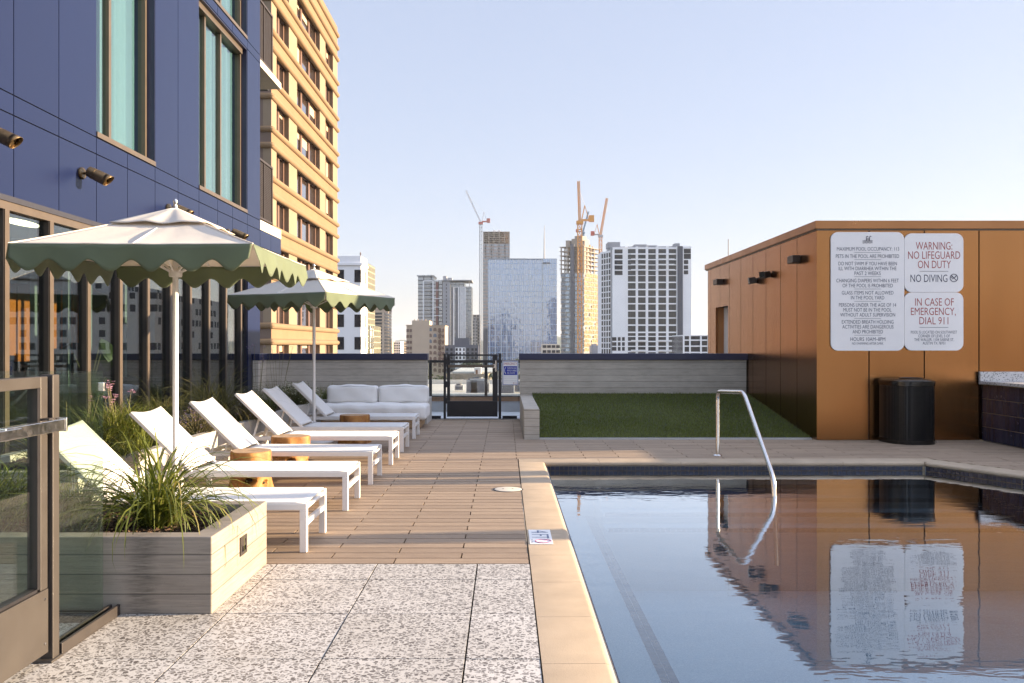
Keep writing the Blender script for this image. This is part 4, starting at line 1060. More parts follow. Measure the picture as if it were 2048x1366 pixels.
grass('ornamental_grass', 'low sunlit lime grass spilling over the planter edge behind the nearest lounger', -3.38, 7.55, z, 380, .40, .20, group=GG, up=(20, 80), bend=1.7, w=.006)
grass('flowering_grass', 'upright green clump farther back against the glass, right of the pink flowers', -3.95, 8.9, z, 380, .58, .24, group='upright flowering clumps in the long planter', up=(55, 88), bend=1.2, w=.011)
grass('ornamental_grass', 'low sunlit grass between the pink flowers and the second lounger', -3.45, 8.75, z, 260, .38, .18, group=GG, up=(25, 80), bend=1.6, w=.006)
grass('ornamental_grass', 'large wispy fountain grass leaning right behind the third lounger', -3.72, 10.9, z, 900, 1.05, .18, 'blade_dry', group=GG, up=(40, 88), bend=1.7, w=.0055, seg=9)
grass('ornamental_grass', 'smaller wispy grass left of the third lounger, near the glass', -3.95, 9.9, z, 420, .8, .15, 'blade_dry', group=GG, up=(45, 88), bend=1.6, w=.0045)
shrub('sage_shrub', 'dark sage shrub with small purple flowers behind the second lounger', -3.42, 9.45, z, .36, .45, .34, 3300, 'shrub', fl=('purple', 2, .012), seed=2, group='sage shrubs in the long planter')
shrub('sage_shrub', 'dark sage shrub behind the third lounger under the wispy grass', -3.38, 11.0, z, .40, .5, .40, 3300, 'shrub', fl=('purple', 1, .012), seed=5, group='sage shrubs in the long planter')
grass('ornamental_grass', 'green grass clump between the fourth and fifth loungers by the blue corner', -3.75, 12.9, z, 520, .52, .26, group=GG, up=(40, 88), bend=1.4, w=.008, fl=dict(stems=7, h=.95, spread=.1, mat=M['purple'], size=.014, seed=8, num=9, lean=.12))
shrub('white_flower_shrub', 'green bush speckled with small white flowers behind the farthest lounger', -3.42, 13.95, z, .42, .55, .42, 5200, 'greenleaf', .009, .034, fl=('whitefl', 1, .016), seed=7)
grass('ornamental_grass', 'short green grass just left of the sofa back', -3.05, 14.95, .36, 420, .42, .24, group=GG, up=(45, 88), bend=1.2, w=.007)
grass('ornamental_grass', 'tall thin seed-headed grass stalks in front of the pale end of the far wall', -3.9, 14.6, z, 160, .6, .16, group=GG, up=(55, 88), bend=1.1, w=.006, fl=dict(stems=8, h=.95, spread=.2, mat=M['blade_dry'], size=.012, seed=12, num=6, lean=.2))
grass('ornamental_grass', 'wispy grass showing above the right end of the sofa back', -1.72, 15.1, .36, 200, .52, .1, 'blade', group=GG, up=(35, 86), bend=1.6, w=.004)
# potted plant just inside the glass
ip = empty('potted_plant', (-5.05, 10.35, 0), 'indoor plant with large drooping leaves standing behind the storefront glass', 'plant')
g = MB(); g.lathe([(.13, 0), (.17, .35), (.15, .35), (.15, .30), (0, .30)], 24, (-5.05, 10.35, 0)); g.build('pot', M['conc_plain'], ip, smooth=True)
g = MB(); s_ = MB(); rd = random.Random(4)
for k in range(9):
    a = rd.uniform(0, 6.28); H = rd.uniform(.9, 1.55); tip = Vector((-5.05 + .22*math.cos(a), 10.35 + .22*math.sin(a), H)); s_.tube([(-5.05, 10.35, .3), (-5.05 + .06*math.cos(a), 10.35 + .06*math.sin(a), H*.7), tip], .006, 6)
    L = rd.uniform(.24, .34); d = Vector((math.cos(a)*.5, math.sin(a)*.5, -.85)); sd_ = Vector((-math.sin(a), math.cos(a), 0))
    vs = []
    for i in range(9):
        t_ = i/8; wd = .085*math.sin(math.pi*t_**.8)**.8; p = tip + d*L*t_ + Vector((math.cos(a), math.sin(a), 0))*.05*math.sin(math.pi*t_); vs += [p - sd_*wd, p + Vector((0, 0, -.015)), p + sd_*wd]
    for i in range(8): pass
    g.add(vs, [(3*i, 3*i+1, 3*i+4, 3*i+3) for i in range(8)] + [(3*i+1, 3*i+2, 3*i+5, 3*i+4) for i in range(8)])
g.build('leaves', M['greenleaf'], ip, smooth=True); s_.build('stem', M['stem'], ip)

# ------------------------------------------------------------------ near gate and glass fence
ng = empty('gate', (-1.98, 3.2, 0), 'dark bronze framed glass gate at the left picture edge with a steel push bar', 'gate', 'framed glass pool gates')
gx0, gx1, gy0, gy1 = -2.01, -1.96, 2.72, 3.655
g = MB(); g.box(gx0, gx1, gy1 - .056, gy1, .32, 1.226); g.box(gx0, gx1, gy0, gy0 + .056, .32, 1.226); g.box(gx0, gx1, gy0 + .056, gy1 - .056, 1.178, 1.226); g.build('frame', M['gate'], ng, bevel=.003)
g = MB(); g.box(gx0 + .004, gx1 - .003, gy1 - .075, gy1 - .0565, .33, 1.177); g.box(gx0 + .004, gx1 - .003, gy0 + .057, gy1 - .076, .322, .335); g.build('gasket', M['gatedark'], ng)
g = MB(); g.box(gx0, gx1 + .003, gy0, gy1, .045, .319); kp = g.build('kick_panel', M['gate'], ng, bevel=.003)
g = MB()
for y in (gy1 - .03, gy0 + .03):
    for zz in (.09, .28): g.tube([(gx1 + .003, y, zz), (gx1 + .006, y, zz)], .006, 10)
g.build('screw', M['steel'], kp)
g = MB(); g.box(-1.988, -1.980, gy0 + .05, gy1 - .06, .33, 1.18); g.build('glass_pane', M['fence_glass'], ng)
g = MB(); g.box(-1.925, -1.885, 3.22, 3.66, .995, 1.045); g.box(-1.93, -1.88, 3.655, 3.668, .990, 1.05); pb = g.build('push_bar', M['steel'], ng, bevel=.003)
g = MB(); g.box(-1.918, -1.868, 2.8, 3.3, 1.0, 1.04); g.build('push_pad', M['steel'], pb, bevel=.003)
g = MB(); g.box(-1.96, -1.925, 3.60, 3.65, .99, 1.05); g.box(-1.96, -1.925, 2.8, 2.86, .99, 1.05); g.build('bracket', M['brnzdark'], pb)
fp = empty('gate_post', (-1.97, 3.70, 0), 'square dark bronze post at the hinge side of the near gate', 'post')
g = MB(); g.box(-2.0, -1.945, 3.668, 3.722, 0, 1.232); g.build('post', M['gate'], fp, bevel=.003)
g = MB(); g.box(-2.02, -1.935, 3.64, 3.735, 0, .012); g.build('foot_plate', M['gate'], fp, bevel=.002)
gf = empty('glass_fence', (-1.97, 3.95, 0), 'clear frameless glass panel beside the near gate, standing in a floor channel', 'glass fence', 'clear glass fence panels by the near planter')
g = MB(); g.box(-1.975, -1.963, 3.735, 4.165, .02, 1.232); g.build('glass_pane', M['fence_glass'], gf)
g = MB(); g.box(-2.0, -1.981, 3.735, 4.30, .001, .055); g.box(-1.957, -1.94, 3.735, 4.30, .001, .055); g.box(-1.981, -1.957, 3.735, 4.30, .001, .018); g.build('floor_channel', M['brnzdark'], gf, bevel=.003)
g = MB(); g.box(-1.985, -1.955, 4.155, 4.182, 1.135, 1.178); g.build('clamp', M['steel'], gf, bevel=.003)
gf = empty('glass_fence', (-3.2, 4.2, 0), 'clear glass panel standing across the front of the near planter', 'glass fence', 'clear glass fence panels by the near planter')
g = MB(); g.box(-4.46, -1.985, 4.195, 4.207, .02, 1.232); g.build('glass_pane', M['fence_glass'], gf)
g = MB(); g.box(-4.46, -2.01, 4.17, 4.188, .001, .05); g.box(-4.46, -2.01, 4.214, 4.232, .001, .05); g.box(-4.46, -2.01, 4.188, 4.214, .001, .018); g.build('floor_channel', M['brnzdark'], gf, bevel=.003)

g = MB(); rd = random.Random(6)
for k in range(3):
    c = Vector((-1.955 + .02*k, 4.345 + .012*k, .012)); a = rd.uniform(0, 6.28); m = Matrix.Rotation(a, 3, 'Z') @ Matrix.Rotation(rd.uniform(-.6, .6), 3, 'X')
    g.add([c + m @ Vector(p) for p in ((-.026, 0, .004), (-.008, .012, .010), (.014, .010, .004), (.03, 0, .014), (.012, -.012, .006), (-.010, -.010, .012), (0, 0, -.004))], [(0, 1, 6), (1, 2, 6), (2, 3, 6), (3, 4, 6), (4, 5, 6), (5, 0, 6)])
centred(g, 'fallen_leaf', plain('dry_leaf', (.42, .20, .04), .7, var=.3, vs=60), 'crumpled orange dry leaf at the end of the glass fence channel', 'leaf')

# ------------------------------------------------------------------ far gate, its glass panels and the emergency sign
Y = 15.72
fg = empty('gate', (-.62, Y, 0), 'black framed glass gate between the two far parapet walls', 'gate', 'framed glass pool gates')
X = lambda p: wx(p, Y); Z = lambda p: wz(p, Y)
g = MB(); g.box(X(894), X(900), Y, Y + .05, .33, 1.19); g.box(X(985), X(995.3), Y, Y + .05, .33, 1.19); g.box(X(900), X(985), Y, Y + .05, Z(711.8), 1.19); g.build('frame', M['gatedark'], fg, bevel=.002)
g = MB(); g.box(X(894), X(995.3), Y - .002, Y + .05, .04, .328); g.build('kick_panel', M['gatedark'], fg, bevel=.002)
g = MB(); g.box(X(899), X(986), Y + .02, Y + .028, .32, 1.17); g.build('glass_pane', M['rail_glass'], fg)
g = MB(); g.box(X(897), X(935), Y - .07, Y - .03, Z(735), Z(729.6)); g.box(X(935.6), X(988), Y - .06, Y - .03, Z(734.5), Z(729.8)); pb = g.build('push_bar', M['bronze'], fg, bevel=.002)
g = MB(); g.box(X(986), X(992), Y - .055, Y - .003, Z(736), Z(728)); g.box(X(990), X(993), Y - .03, Y - .003, Z(743), Z(721)); g.build('latch', M['steel'], fg, bevel=.002)
g = MB()
for zz in (.28, .58, 1.0): g.box(X(891.5), X(894.3), Y - .012, Y + .03, zz, zz + .11)
g.build('hinge', M['gatedark'], fg)
for a, b, lab in ((887, 891.8, 'slim black post on the hinge side of the far gate'), (997, 1002.5, 'slim black post on the latch side of the far gate')):
    g = MB(); g.box(X(a), X(b), Y, Y + .05, 0, 1.205); centred(g, 'gate_post', M['gatedark'], lab, 'post', 'posts of the far gate', bevel=.002)
for a, b, lab in ((854.5, 887, 'clear glass panel between the sofa wall and the far gate'), (1002.5, 1039.5, 'clear glass panel right of the far gate, carrying the emergency sign')):
    r = empty('glass_fence', ((X(a)+X(b))/2, Y, 0), lab, 'glass fence', 'glass panels beside the far gate')
    g = MB(); g.box(X(a) + .01, X(b) - .005, Y + .02, Y + .03, .05, 1.075); g.build('glass_pane', M['rail_glass'], r)
    g = MB(); g.box(X(a) + .02, X(b) - .05, Y, Y + .05, 0, .055); g.build('floor_channel', M['gatedark'], r, bevel=.002)
es = empty('emergency_phone_sign', (wx(1020.7, 15.7), 15.7, .6), 'small white EMERGENCY telephone sign with blue block and 911, fixed on glass', 'sign')
EY = 15.715; ex = lambda c: wx(990 + c*60/820, EY); ez = lambda c: wz(700 + c*100/1366, EY)
g = MB(); g.box(ex(196), ex(640), EY, EY + .004, ez(968), ez(285)); g.build('backing', M['greywall'], es)
g = MB(); g.box(ex(208), ex(628), EY - .004, EY - .0005, ez(957), ez(305)); g.build('panel', M['signwhite'], es, bevel=.001)
g = MB()
for a, b, c, d in ((218, 628-8, 312, 322), (218, 620, 940, 950), (218, 226, 322, 940), (612, 620, 322, 940)): g.box(ex(a), ex(b), EY - .0052, EY - .0042, ez(d), ez(c))
g.box(ex(240), ex(602), EY - .0052, EY - .0042, ez(683), ez(440)); g.build('blue_block', M['ink_blue'], es)
g = MB()
for body, a, b, c, d in (('EMERGENCY', 243, 600, 345, 408), ('911', 492, 600, 888, 932)):
    vs, fs = text_fit(body, ex(a), ex(b), ez(d), ez(c)); g.add([(p, EY - .0056, q) for p, q in vs], fs)
g.build('lettering', M['ink_red'], es)
g = MB()
for body, a, b, c, d in (('TELEPHONE AND', 328, 585, 472, 518), ('PHONE NUMBERS', 328, 590, 540, 586), ('ARE LOCATED', 328, 552, 606, 652)):
    vs, fs = text_fit(body, ex(a), ex(b), ez(d), ez(c)); g.add([(p, EY - .0062, q) for p, q in vs], fs)
g.tube([(ex(292), EY - .006, ez(475)), (ex(270), EY - .006, ez(510)), (ex(264), EY - .006, ez(560)), (ex(270), EY - .006, ez(610)), (ex(292), EY - .006, ez(645))], [.008, .005, .0045, .005, .008], 8)
g.build('lettering', M['signwhite'], es)
g = MB()
for v in (735, 782, 828, 872): g.box(ex(248), ex(602), EY - .0052, EY - .0042, ez(v + 4), ez(v))
g.build('form_lines', M['ink_grey'], es)
# parapet and railing at the edge of the low terrace
tp = empty('terrace_parapet', (-.6, 17.5, 0), 'low grey parapet with brown cap beyond the far gate, below a dark rail', 'parapet')
g = MB(); g.box(-4.5, 4.4, 17.45, 17.68, -.4, .21); g.build('wall_face', M['greywall'], tp)
g = MB(); g.box(-4.5, 4.4, 17.43, 17.70, .211, .30); g.build('cap', M['wood'], tp); g = MB(); g.box(-4.5, 4.4, 17.42, 17.71, .3005, .318); g.build('cap_flashing', M['gatedark'], tp)
tr = empty('terrace_railing', (-.6, 17.55, .32), 'dark metal and glass railing on the terrace parapet behind the far gate', 'railing')
g = MB(); g.box(-4.5, 4.4, 17.53, 17.58, .995, 1.05); g.build('top_rail', M['gatedark'], tr)
for p in (861, 972, 750, 1085, 1200):
    g = MB(); c = wx(p, 17.55); g.box(c - .03, c + .03, 17.535, 17.575, .318, .994); g.build('post', M['gatedark'], tr)
g = MB(); g.box(-4.4, 4.3, 17.55, 17.56, .33, .99); g.build('glass_pane', M['rail_glass'], tr)

# ------------------------------------------------------------------ handrail and litter bin
hr = empty('pool_handrail', (2.6, 10.46, 0), 'bent stainless steel handrail standing on the deck and dipping into the pool', 'handrail')
def smooth_path(pts, rad=.09, n=7):
    out = [Vector(pts[0])]
    for a, b, c in zip(pts, pts[1:], pts[2:]):
        a, b, c = Vector(a), Vector(b), Vector(c); r1 = min(rad, (b-a).length*.45, (c-b).length*.45); p0 = b + (a-b).normalized()*r1; p1 = b + (c-b).normalized()*r1
        for k in range(n + 1): t_ = k/n; out.append(p0*(1-t_)**2 + b*2*t_*(1-t_) + p1*t_*t_)
    return out + [Vector(pts[-1])]
g = MB(); g.tube(smooth_path([(2.6, 10.46, 0), (2.6, 10.46, .79), (2.6, 9.32, .845), (2.6, 8.28, .07), (2.6, 8.17, -.75)], .11), .024, 18); g.build('rail', M['steel'], hr, smooth=True)
g = MB(); g.lathe([(.055, 0), (.055, .008), (.04, .02), (.026, .024)], 24, (2.6, 10.46, 0)); g.build('escutcheon', M['steel'], hr, smooth=True)
tc = empty('litter_bin', (5.63, 12.0, 0), 'black half-round perforated steel litter bin against the copper wall', 'litter bin')
def dprof(s_, n=40):
    pts = []
    for k in range(n + 1):
        w = math.pi + math.pi*k/n; pts.append((5.63 + .345*s_*math.copysign(abs(math.cos(w))**.62, math.cos(w)), 12.10 + .545*s_*math.sin(w)*abs(math.sin(w))**.0 if False else 12.10 - .52*s_*abs(math.sin(w))**.9))
    return pts
g = MB(); g.prism(dprof(.965), 'z', .06, .80); g.build('body', M['perf'], tc, smooth=True)
g = MB(); g.prism(dprof(.99), 'z', .001, .062); g.prism(dprof(.985), 'z', .80, .825); g.build('base_band', M['black'], tc, smooth=True)
P0, P1 = dprof(1.0), dprof(.86); n_ = len(P0); g = MB()
hole = [(5.63 + .15*math.cos(-math.pi*k/(n_-1) + math.pi) , 11.86 - .12*math.sin(math.pi*k/(n_-1))) for k in range(n_)]
g.add([(*p, .826) for p in P0] + [(*p, .865) for p in P0] + [(*p, .895) for p in P1], [(k, k+1, n_+k+1, n_+k) for k in range(n_-1)] + [(n_+k, n_+k+1, 2*n_+k+1, 2*n_+k) for k in range(n_-1)] + [tuple(range(2*n_, 3*n_))])
g.add([(P0[0][0], 12.10, .826), (P0[-1][0], 12.10, .826), (P0[-1][0], 12.10, .865), (P0[0][0], 12.10, .865), (P1[0][0], 12.1, .895), (P1[-1][0], 12.1, .895)], [(0, 1, 2, 3), (3, 2, 5, 4)])
ld = g.build('lid', M['black'], tc, smooth=True)
g = MB(); g.lathe([(.15, .0), (.155, .012), (.135, .016), (.13, .004), (0, .003)], 28, (5.63, 11.86, .892)); g.build('lid_opening', M['gatedark'], ld, smooth=True)
g = MB(); g.box(5.86, 5.89, 11.60, 11.612, .03, .05); g.build('maker_plate', M['steel'], tc)
# ------------------------------------------------------------------ city beyond the terrace
def facade_windows(root, rects, mat, thick=.12, name='window', limit=100):
    """rects: (x, y, z, w, h, face) centre + size; face 'y' looks at -Y, 'x' looks at +X. The largest get their own part, the rest one."""
    cache = {}; ox = origin(root)
    for r in rects[:limit]:
        x, y, z, w, h, face = r; key = (round(w, 2), round(h, 2), face)
        if key not in cache:
            g = MB()
            if face == 'y': g.box(-w/2, w/2, -thick/2, thick/2, -h/2, h/2)
            else: g.box(-thick/2, thick/2, -w/2, w/2, -h/2, h/2)
            cache[key] = g.mesh(name, mat)
        o = bpy.data.objects.new(name, cache[key]); COL.objects.link(o); o.parent = root; o.location = Vector((x, y, z)) - ox
    if len(rects) > limit:
        g = MB()
        for x, y, z, w, h, face in rects[limit:]:
            if face == 'y': g.box(x - w/2, x + w/2, y - thick/2, y + thick/2, z - h/2, z + h/2)
            else: g.box(x - thick/2, x + thick/2, y - w/2, y + w/2, z - h/2, z + h/2)
        tag(g.build(name, mat, root), kind='stuff')
def bld(name, label, x0, x1, y0, cat='building', group=None): return empty(name, ((x0+x1)/2, y0, GZ), label, cat, group)
M['darkglass'] = plain('dark_window', (.022, .022, .028), .12, var=.25, vs=.3, spec=.25)
M['glass2'] = plain('blue_window', (.10, .13, .18), .15, var=.2, vs=.2)
M['white_conc'] = plain('white_facade', (.80, .79, .78), .8, var=.04, vs=.1)
M['grey_conc'] = plain('grey_facade', (.30, .30, .31), .8, var=.08, vs=.1)
M['slate'] = plain('slate_facade', (.085, .09, .11), .6, var=.08, vs=.1)
M['tan'] = plain('tan_facade', (.44, .34, .245), .85, var=.06, vs=.15)
M['tan_dark'] = plain('parking_concrete', (.42, .34, .26), .85, var=.08, vs=.2)
M['rawconc'] = plain('raw_concrete_frame', (.30, .25, .20), .9, var=.12, vs=.3)
M['roofwhite'] = plain('white_roof', (.60, .58, .54), .8, var=.1, vs=.3)

# --- yellow stucco tower
tx, ty0, ty1 = -16.9, 61.6, 85.8
yt = bld('yellow_tower', 'tall yellow stucco office tower with rounded ledges and brown windows', -45, tx, ty0)
rolls = [32.43]; bands = []
zz = 30.57
while zz > -16: bands.append((zz - .58, zz + .58)); zz -= 3.55
top = 33.3
core = MB(); core.box(-44.6, tx - .55, ty0 + .55, ty1 - .4, GZ, 31.5); core.build('core', M['winframe'], yt)
wl = MB(); pw = MB(); fw = MB(); rl = MB(); wins = []
def piers(z0, z1):
    # piers on the lit side (x) and on the shaded front (y)
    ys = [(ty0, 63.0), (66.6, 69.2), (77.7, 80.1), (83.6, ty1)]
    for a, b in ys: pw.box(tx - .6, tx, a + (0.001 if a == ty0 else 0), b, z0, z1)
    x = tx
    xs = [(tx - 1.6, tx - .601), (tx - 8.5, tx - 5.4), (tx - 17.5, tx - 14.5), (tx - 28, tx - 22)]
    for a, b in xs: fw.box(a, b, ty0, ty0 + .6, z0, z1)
for i, (b0, b1) in enumerate(bands):
    wl.box(-44.9, tx, ty0, ty1, b0, b1) if i else wl.box(-44.9, tx, ty0, ty1, b0, 32.4)
    if i + 1 < len(bands):
        z0, z1 = bands[i+1][1], b0; piers(z0, z1)
        for a, b in ((63.0, 66.6), (69.2, 77.7), (80.1, 83.6)): wins.append(((a+b)/2, b - a, z0, z1))
wl.box(-44.9, tx, ty0, ty1 - .0, 32.4, top)
for b0, b1 in bands: fw.box(-44.9, tx - .012, ty0 - .012, ty0 - .001, b0, min(b1, 32.39) if b0 < 29 else 32.39)  # thin facing over the front bands, shade painted in as brown
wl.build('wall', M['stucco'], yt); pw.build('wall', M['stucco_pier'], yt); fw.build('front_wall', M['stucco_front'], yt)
for b0, b1 in bands + [(32.43, None)]:
    for z in (b0, b1):
        if z is None: continue
        rr = .23
        rl.tube([(-44.9, ty0, z), (tx, ty0, z)], rr, 12); rl.tube([(tx, ty0, z), (tx, ty1, z)], rr, 12); rl.lathe([(0, -rr), (rr*.7, -rr*.7), (rr, 0), (rr*.7, rr*.7), (0, rr)], 12, (tx, ty0, z)); rl.lathe([(0, -rr), (rr*.7, -rr*.7), (rr, 0), (rr*.7, rr*.7), (0, rr)], 12, (tx, ty1, z))
rl.build('ledge', M['stucco'], yt, smooth=True)
rb = random.Random(2)
for yc, w, z0, z1 in wins:
    g = MB(); n = 3 if w > 5 else 2; px_ = tx - .50
    g.box(px_, px_ + .14, yc - w/2, yc - w/2 + .16, z0 + .02, z1); g.box(px_, px_ + .14, yc + w/2 - .3, yc + w/2, z0 + .02, z1); g.box(px_, px_ + .14, yc - w/2, yc + w/2, z1 - .14, z1 - .01); g.box(px_, px_ + .14, yc - w/2, yc + w/2, z0 + .01, z0 + .14)
    for k in range(1, n): c = yc - w/2 + w*k/n; g.box(px_, px_ + .17, c - .25, c + .25, z0 + .14, z1 - .14)
    wd = g.build('window', M['winframe'], yt)
    g = MB(); g.box(px_ + .02, px_ + .05, yc - w/2 + .1, yc + w/2 - .2, z0 + .1, z1 - .1); g.build('pane', M['brownglass'], wd)
    for k in range(n):
        if rb.random() < .45:
            c0 = yc - w/2 + w*k/n + .2; c1 = yc - w/2 + w*(k+1)/n - .3; dz = rb.choice([.35, .6, .9, 1.5])
            g = MB(); g.box(px_ + .052, px_ + .06, c0, c1, max(z0 + .14, z1 - .14 - dz), z1 - .14); g.build('blind', M['blind'], wd)
g = MB()
for y in (66, 70, 74, 78, 82): g.tube([(tx - .6, y, top - .1), (tx - .3, y, top + .5), (tx - .15, y, top - .3)], .05, 6)
g.build('roof_hook', M['winframe'], yt)

# --- white office building
X0, X1, Y0 = -29.6, -25.4, 150
wo_ = bld('office_building', 'white concrete office block with square dark windows and a sunlit glass side', -48, X1, Y0)
g = MB(); zt = wz(512, Y0); g.box(-48, X1, Y0, 156.5, GZ, zt); g.box(-48, X1 + .25, Y0 - .25, 156.6, wz(535, Y0) + .4, wz(535, Y0) + .8)
g.build('wall', M['white_conc'], wo_)
g = MB(); g.box(-48, X1 + .1, 156.5, 165.5, GZ, zt - .6); g.box(-47, X1 + 1.0, 158, 167, GZ, wz(652, 160)); g.build('glass_side', facade('gold_glass_wall', 1.25, 1.1, (.16, .15, .07), (.46, .40, .28), .10, .1, .45, .08, bumps=.08), wo_)
R_ = []
for zc in [wz(v, Y0) for v in (552, 597, 641.5, 686.5, 731)]:
    for a, b in ((658, 688), (709, 722.2), (600, 640)): R_.append(((wx(a, Y0) + wx(b, Y0))/2, Y0, zc, wx(b, Y0) - wx(a, Y0), 2.2, 'y'))
    for y in (152.0, 154.4): R_.append((X1, y, zc, 1.0, 2.2, 'x'))
facade_windows(wo_, R_, M['darkglass'])
g = MB(); g.tube([(wx(721, 152), 152, zt), (wx(721, 152), 152, zt + .9)], .07, 6); g.box(wx(719.5, 152), wx(722.5, 152), 151.9, 152.1, zt + .5, zt + .65); g.build('roof_vane', M['winframe'], wo_)

def simple(name, label, p0, p1, ptop, Y, depth, mat, cat='building', group=None, pw=None):
    r = bld(name, label, wx(p0, Y), wx(p1, Y), Y, cat, group); g = MB(); g.box(wx(p0, Y), wx(p1, Y), Y, Y + depth, GZ, wz(ptop, Y)); g.build('wall', mat, r)
    return r
# beige banded office
r = bld('banded_office', 'distant beige office block with horizontal window bands behind the white one', wx(740, 600), wx(768, 600), 600)
g = MB(); g.box(wx(735, 600), wx(768, 600), 600, 640, GZ, wz(618, 600)); g.box(wx(735, 600), wx(769, 600), 599.5, 640, wz(618, 600), wz(618, 600) + 1); g.build('wall', M['tan'], r)
g = MB()
for k in range(14):
    z = wz(625 + 6.6*k, 600); g.box(wx(736, 600), wx(764, 600), 599.8, 600.1, z - 1.5, z); g.box(wx(768, 600) - .1, wx(768, 600) + .15, 602, 638, z - 1.5, z)
g.build('window_band', M['darkglass'], r)
# small white flats among far trees
r = simple('apartment_block', 'small distant white flats with dark balconies at the foot of the hills', 783, 801, 683, 900, 30, M['white_conc'])
R_ = [(wx(785.5 + 4.4*k, 900), 900, wz(686.5 + 5*j, 900), 1.7, 1.5, 'y') for k in range(4) for j in range(5)]; facade_windows(r, R_, M['darkglass'], .3)
r = simple('apartment_block', 'small distant tan flats just left of the tan hotel block', 802, 814, 684, 930, 30, M['tan'])
R_ = [(wx(804.5 + 4*k, 930), 930, wz(688 + 5*j, 930), 1.8, 1.5, 'y') for k in range(3) for j in range(5)]; facade_windows(r, R_, M['darkglass'], .3)
r = simple('apartment_block', 'pinkish low distant block at the left end of the hills', 772, 782, 680, 880, 30, M['tan'])
R_ = [(wx(774.5 + 4*k, 880), 880, wz(685 + 5*j, 880), 1.8, 1.5, 'y') for k in range(2) for j in range(5)]; facade_windows(r, R_, M['darkglass'], .3)

# --- old tan hotel block
Y = 460
oh = bld('tan_block', 'old tan block with arched windows and fire escape above the far gate', wx(812, Y), wx(892, Y), Y)
g = MB(); g.box(wx(812, Y), wx(825, Y), Y + 2, Y + 26, GZ, wz(650, Y)); g.box(wx(824.5, Y), wx(890, Y), Y, Y + 24, GZ, wz(651.5, Y)); g.box(wx(824, Y), wx(859, Y), Y - .2, Y + 16, GZ, wz(641, Y))
for a in (827, 834, 842, 849): g.box(wx(a, Y), wx(a + 2.2, Y), Y + 2, Y + 4, wz(641, Y), wz(638.6, Y))
g.box(wx(811, Y), wx(824, Y), Y + 1.6, Y + 26, wz(651, Y), wz(649.4, Y)); g.box(wx(859, Y), wx(891, Y), Y - .4, Y + 24.2, wz(652, Y), wz(650.4, Y))
g.build('wall', M['tan'], oh)
aw = MB()
def arch(g, xc, zb, w, h, y):
    pts = [(xc - w/2, zb), (xc + w/2, zb)] + [(xc + w/2*math.cos(R(18*k)), zb + h - w/2 + w/2*math.sin(R(18*k))) for k in range(11)]
    g.prism(pts[::-1], 'y', y - .15, y + .1)
R_ = []
for j, v in enumerate((659, 670.8, 682.4, 694, 705.5, 717, 728.5, 740)):
    for p in (860.6, 870):
        g = MB(); arch(g, wx(p, Y), wz(v + 3.4, Y), 1.75, 1.9, Y); g.build('window', M['glass2'] if (j in (0, 2) and p < 865) or (j == 1 and p > 865) else M['winframe'], oh)
    R_ += [(wx(814.5, Y), Y + 2, wz(v + 2, Y), 1.5, 1.6, 'y'), (wx(821, Y), Y + 2, wz(v + 2, Y), 1.5, 1.6, 'y'), (wx(879.3, Y), Y, wz(v + 1.5, Y), 1.4, 2.3, 'y'), (wx(886.5, Y), Y, wz(v + 1.5, Y), 1.0, 1.7, 'y')]
facade_windows(oh, R_, M['winframe'], .3)
g = MB()
for j, v in enumerate((662.5, 674, 685.6, 697.3, 709, 720.5)):
    g.box(wx(875, Y), wx(888, Y), Y - 1.4, Y, wz(v, Y) - .12, wz(v, Y)); g.box(wx(875, Y), wx(888, Y), Y - 1.4, Y - 1.3, wz(v, Y) + .9, wz(v, Y) + 1.0)
    for q in range(8): x = wx(875 + 13*q/7, Y); g.box(x - .04, x + .04, Y - 1.4, Y - 1.32, wz(v, Y), wz(v, Y) + .95)
    g.bar((wx(877, Y), Y - .8, wz(v, Y)), (wx(886, Y), Y - .8, wz(v + 11.6, Y)), .2, .5)
g.build('fire_escape', M['winframe'], oh)

# --- dark twin residential towers
Y = 700
r = bld('slate_tower', 'dark slate tower with pale vertical frames, left of the twin towers', wx(836, Y), wx(886, Y), Y)
g = MB(); g.box(wx(836, Y), wx(884.5, Y), Y, Y + 28, GZ, wz(560, Y)); g.box(wx(836, Y), wx(867, Y), Y, Y + 28, wz(560, Y), wz(552, Y)); g.box(wx(834, Y), wx(868.5, Y), Y - .8, Y + 29, wz(552, Y), wz(550.5, Y)); g.box(wx(853, Y), wx(863, Y), Y + 6, Y + 16, wz(550.5, Y), wz(548.5, Y))
g.build('wall', facade('slate_glass', 6.1, 3.05, (.05, .065, .095), (.02, .022, .03), .12, .22, .22, .1, rnd=.5), r)
g = MB()
for p in (847, 866.2): g.box(wx(p, Y) - .45, wx(p, Y) + .45, Y - 1.0, Y, GZ, wz(561.5, Y))
g.box(wx(847, Y), wx(884.5, Y), Y - 1.0, Y, wz(562.5, Y), wz(561, Y))
for v in (580, 597, 614, 631): g.box(wx(867, Y), wx(884.5, Y), Y - .6, Y, wz(v, Y) - .3, wz(v, Y) + .2)
g.build('frame', M['white_conc'], r)
g = MB(); g.box(wx(871.5, Y), wx(876.5, Y), Y - .35, Y, GZ, wz(564, Y)); g.build('red_strip', plain('red_brick_strip', (.16, .06, .05), .8), r)
g = MB()
for k in range(38):
    z = GZ + 3.05*k + 2.0
    if z < wz(566, Y): g.box(wx(849.5, Y), wx(857, Y), Y - 1.3, Y, z, z + .9); g.box(wx(858, Y), wx(864.5, Y), Y - 1.3, Y, z, z + .9)
g.build('balcony_rail', M['grey_conc'], r)
r = bld('glass_tower', 'grey tower with thin projecting roof canopy, right of the dark twin', wx(885, Y), wx(943, Y), Y)
